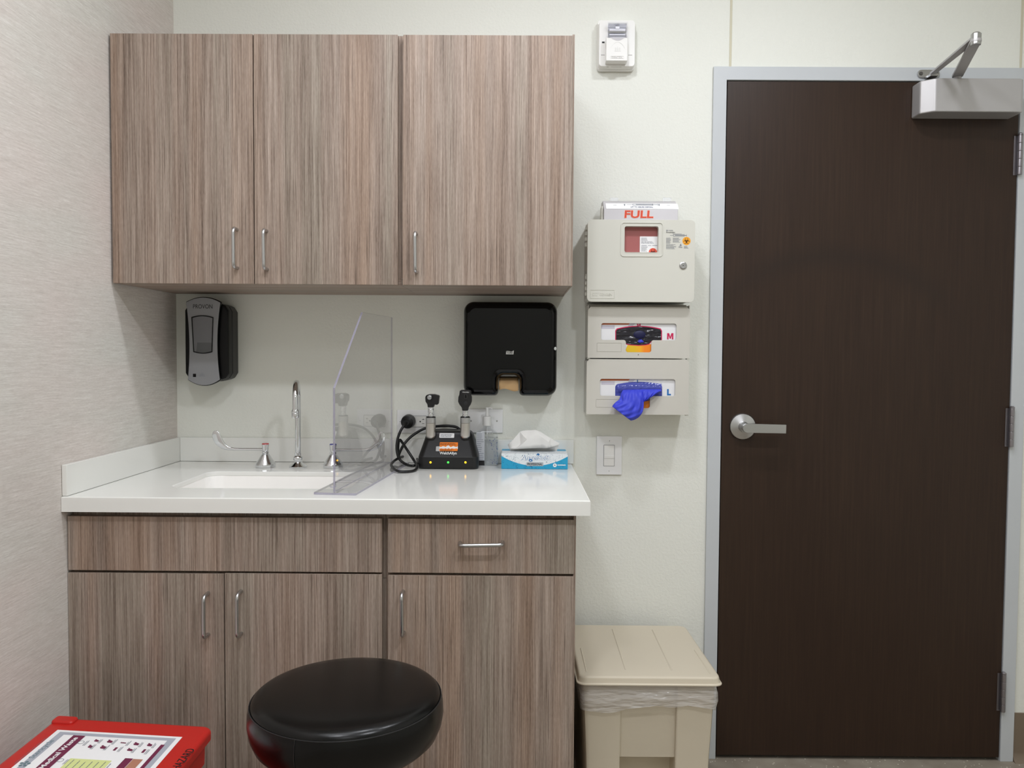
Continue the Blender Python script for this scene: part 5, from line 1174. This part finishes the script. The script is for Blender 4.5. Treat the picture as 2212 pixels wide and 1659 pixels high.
bm = B(); loft(bm, [[V((a, b, z)) for a, b in rr(rx0+i, rx1-i, ry0+i, ry1-i, .02)] for z, i in ((.002, .05), (.01, .048), (zR-.075, .02), (zR-.0705, .011), (zR-.0265, .010))]); bdy = fin('body', bm, RED, rb, 40)
for k in range(6):
    bm = B(); y_ = ry1-.05-k*.07; loft(bm, [[V((rx1-i+.006, y_+d, z)) for d in (-.006, .006)]+[V((rx1-i-.012, y_+d, z)) for d in (.006, -.006)] for z, i in ((zR-.30, .036), (zR-.076, .0195))])
    bevel(bm, .003, 2); fin('side_rib', bm, RED, bdy)
def rf(zx, zy): return onF(RF, *q7(zx, zy))
p1, p2 = rf(572, 203), rf(1772, 290)
aT = (p1[0]+p2[0])/2; bL, bR = p1[1], p2[1]; aB = aT-.33
bm = B(); flat(bm, RF, [(aB, bR), (aT, bR), (aT, bL), (aB, bL)], .0004); lbl = fin('chart', bm, PAPERW, rb, label='white waste chart with grey border')
def rrect(bm, a0, a1, b0, b1, c): flat(bm, RF, [(a0, b0), (a1, b0), (a1, b1), (a0, b1)], c)
bm = B(); i0, i1 = .010, .024
prism(bm, RF, [(aB+i0, bR+i0), (aT-i0*.8, bR+i0), (aT-i0*.8, bL-i0), (aB+i0, bL-i0)], .0005, .0006, [[(aB+i1, bR+i1), (aT-i1*.8, bR+i1), (aT-i1*.8, bL-i1), (aB+i1, bL-i1)]])
fin('border', bm, mat('cool grey print', (170, 174, 184), .5), lbl)
m1, m2 = rf(722, 262), rf(842, 266)
bm = B(); rrect(bm, aB+.03, aT-i1*.8-.0005, m2[1], m1[1], .0009)
e1, e2 = rf(1570, 358), rf(1608, 360); rrect(bm, aB+.03, (e1[0]+e2[0])/2, e2[1], e1[1], .0009)
b1_, b2_ = rf(1222, 490), rf(1298, 495); rrect(bm, b1_[0]-.06, b1_[0], b2_[1], b1_[1], .0009)
def icon(zx, zy, w, h):
    c_ = rf(zx, zy); k = random.random()
    if w > h*2: rrect(bm, c_[0]-w/2, c_[0]+w/2, c_[1]-h/2, c_[1]+h/2, .0009)
    else:
        flat(bm, RF, [(c_[0]-w/2, c_[1]-h/2), (c_[0]+w*.2, c_[1]-h/2), (c_[0]+w/2, c_[1]), (c_[0]+w*.1, c_[1]+h/2), (c_[0]-w*.4, c_[1]+h*.3)], .0009)
        flat(bm, RF, circ(c_[0]+w*.55, c_[1]+h*.3, w*.22, 10), .0009)
for zx, zy, w, h in ((940, 320, .008, .010), (1070, 328, .010, .012), (1200, 340, .004, .013), (1328, 352, .010, .012), (1458, 362, .010, .011), (880, 378, .010, .010), (1005, 385, .011, .013), (1125, 400, .013, .005), (1265, 409, .009, .012), (1402, 420, .014, .005)): icon(zx, zy, w, h)
fin('maroon_print', bm, MAROON, lbl)
t1, t2 = rf(455, 570), rf(770, 285); zm = (m1[1]+m2[1])/2; wb_ = m1[1]-m2[1]
aE = aT-i1*.8-.010
text('Regulated Medical Waste', RF, aE-.215, aE, zm-wb_*.24, zm+wb_*.30, .0012, PAPERW, lbl, bold=.02, depth=.0002)
t2 = rf(570, 322); t3 = rf(590, 345); sb_ = rf(440, 420)
text('Stericycle', RF, t2[0]-.072, t2[0]+.002, m1[1]+.022, m1[1]+.036, .0006, mat('grey green ink', (96, 122, 128), .5), lbl, depth=.0002)
bm = B(); cx_, cz_ = t2[0]-.094, m1[1]+.029
for k in range(5):
    a = 2*PI*k/5; flat(bm, RF, circ(cx_+.0075*math.cos(a), cz_+.0075*math.sin(a), .0034, 10), .0009)
flat(bm, RF, circ(cx_, cz_, .003, 10), .0009); fin('logo', bm, mat('grey green ink', (96, 122, 128), .5), lbl)
bm = B(); g0, g1 = rf(700, 482), rf(1100, 505); rrect(bm, g0[0]-.05, g0[0]-.004, g1[1], g0[1], .0009); fin('lime_patch', bm, mat('lime print', (214, 222, 150), .5), lbl)
bm = B(); g2_, g3_ = rf(1300, 498), rf(1392, 506); rrect(bm, g2_[0]-.06, g2_[0], g3_[1], g2_[1], .0009); fin('tan_patch', bm, mat('tan print', (176, 124, 100), .5), lbl)
bm = B()
for zx, zy in ((790, 335), (588, 510)):
    c_ = rf(zx, zy); o_, i_ = circ(c_[0], c_[1], .0065, 24), circ(c_[0], c_[1], .0055, 24)
    for k in range(24): flat(bm, RF, [o_[k], o_[(k+1) % 24], i_[(k+1) % 24], i_[k]], .0009)
for zx, zy in ((985, 318), (1118, 330), (1255, 342), (1378, 355), (1505, 365), (912, 375), (1040, 385), (1175, 400), (1310, 410), (1438, 424), (842, 340), (650, 520)):
    c_ = rf(zx, zy); lines(bm, RF, c_[0]-.012, c_[0]+.010, c_[1]-.003, c_[1]+.003, 2, .0013, .3, .4)
for k in range(7):
    c_ = rf(715+62*k, 512+4*k); lines(bm, RF, c_[0]-.042, c_[0]+.004, c_[1]-.002, c_[1]+.001, 1, .0013, .2, .5)
c_ = rf(380, 350); lines(bm, RF, c_[0]-.08, c_[0]+.03, c_[1]-.001, c_[1]+.001, 1, .0011, 0, .5)
fin('small_print', bm, GREYINK, lbl)
h0, h1_ = rf(1905, 403), rf(1866, 393); h2_ = rf(1712, 582)
aH = (h0[0]+h1_[0])/2; LH = (aH-h2_[0])*1.5
text('BIOHAZARD', RF, aH-LH, aH, h0[1]+.0005, h0[1]+.0175, .0003, INK, lidr, depth=.0002)

# ------------------------------------------------------------------ light: two compact ceiling lamps at right, added soft fills overhead and behind
def lamp(name, loc, size, power, color, shape='DISK', size_y=None, rot=(0, 0, 0)):
    L = bpy.data.lights.new(name, 'AREA'); L.shape = shape; L.size = size; L.energy = power; L.color = color
    if size_y: L.size_y = size_y
    o = bpy.data.objects.new(name, L); o.location = loc; o.rotation_euler = rot; COL.objects.link(o); return o
WARM = (.96, .985, 1.05)
lamp('ceiling_lamp', (1.85, -.93, CEIL-.01), .16, 8.6, WARM)
lamp('ceiling_lamp', (1.85, -2.12, CEIL-.01), .16, 16, WARM)
lamp('ceiling_lamp', (1.10, -.93, CEIL-.01), .16, 7, WARM)
lamp('ceiling_lamp', (.65, -2.12, CEIL-.01), .2, 10, WARM)
lamp('fill_light', (.6, -1.5, CEIL-.01), .9, 9, WARM)  # added soft fill that lifts the upper left, not a known fixture
lamp('fill_light', (1.2, -3.4, CEIL-.01), .8, 8, WARM)  # added fill behind the camera, stands for no known fixture
w = bpy.data.worlds.new('world'); sc.world = w; w.use_nodes = True
w.node_tree.nodes['Background'].inputs[0].default_value = (.8, .85, .9, 1); w.node_tree.nodes['Background'].inputs[1].default_value = .05
sc.view_settings.view_transform = 'Standard'; sc.view_settings.look = 'None'; sc.view_settings.gamma = 1; sc.view_settings.use_curve_mapping = False
sc.view_settings.exposure = 0.0
sc.cycles.max_bounces = 10; sc.cycles.diffuse_bounces = 6; sc.cycles.transparent_max_bounces = 24
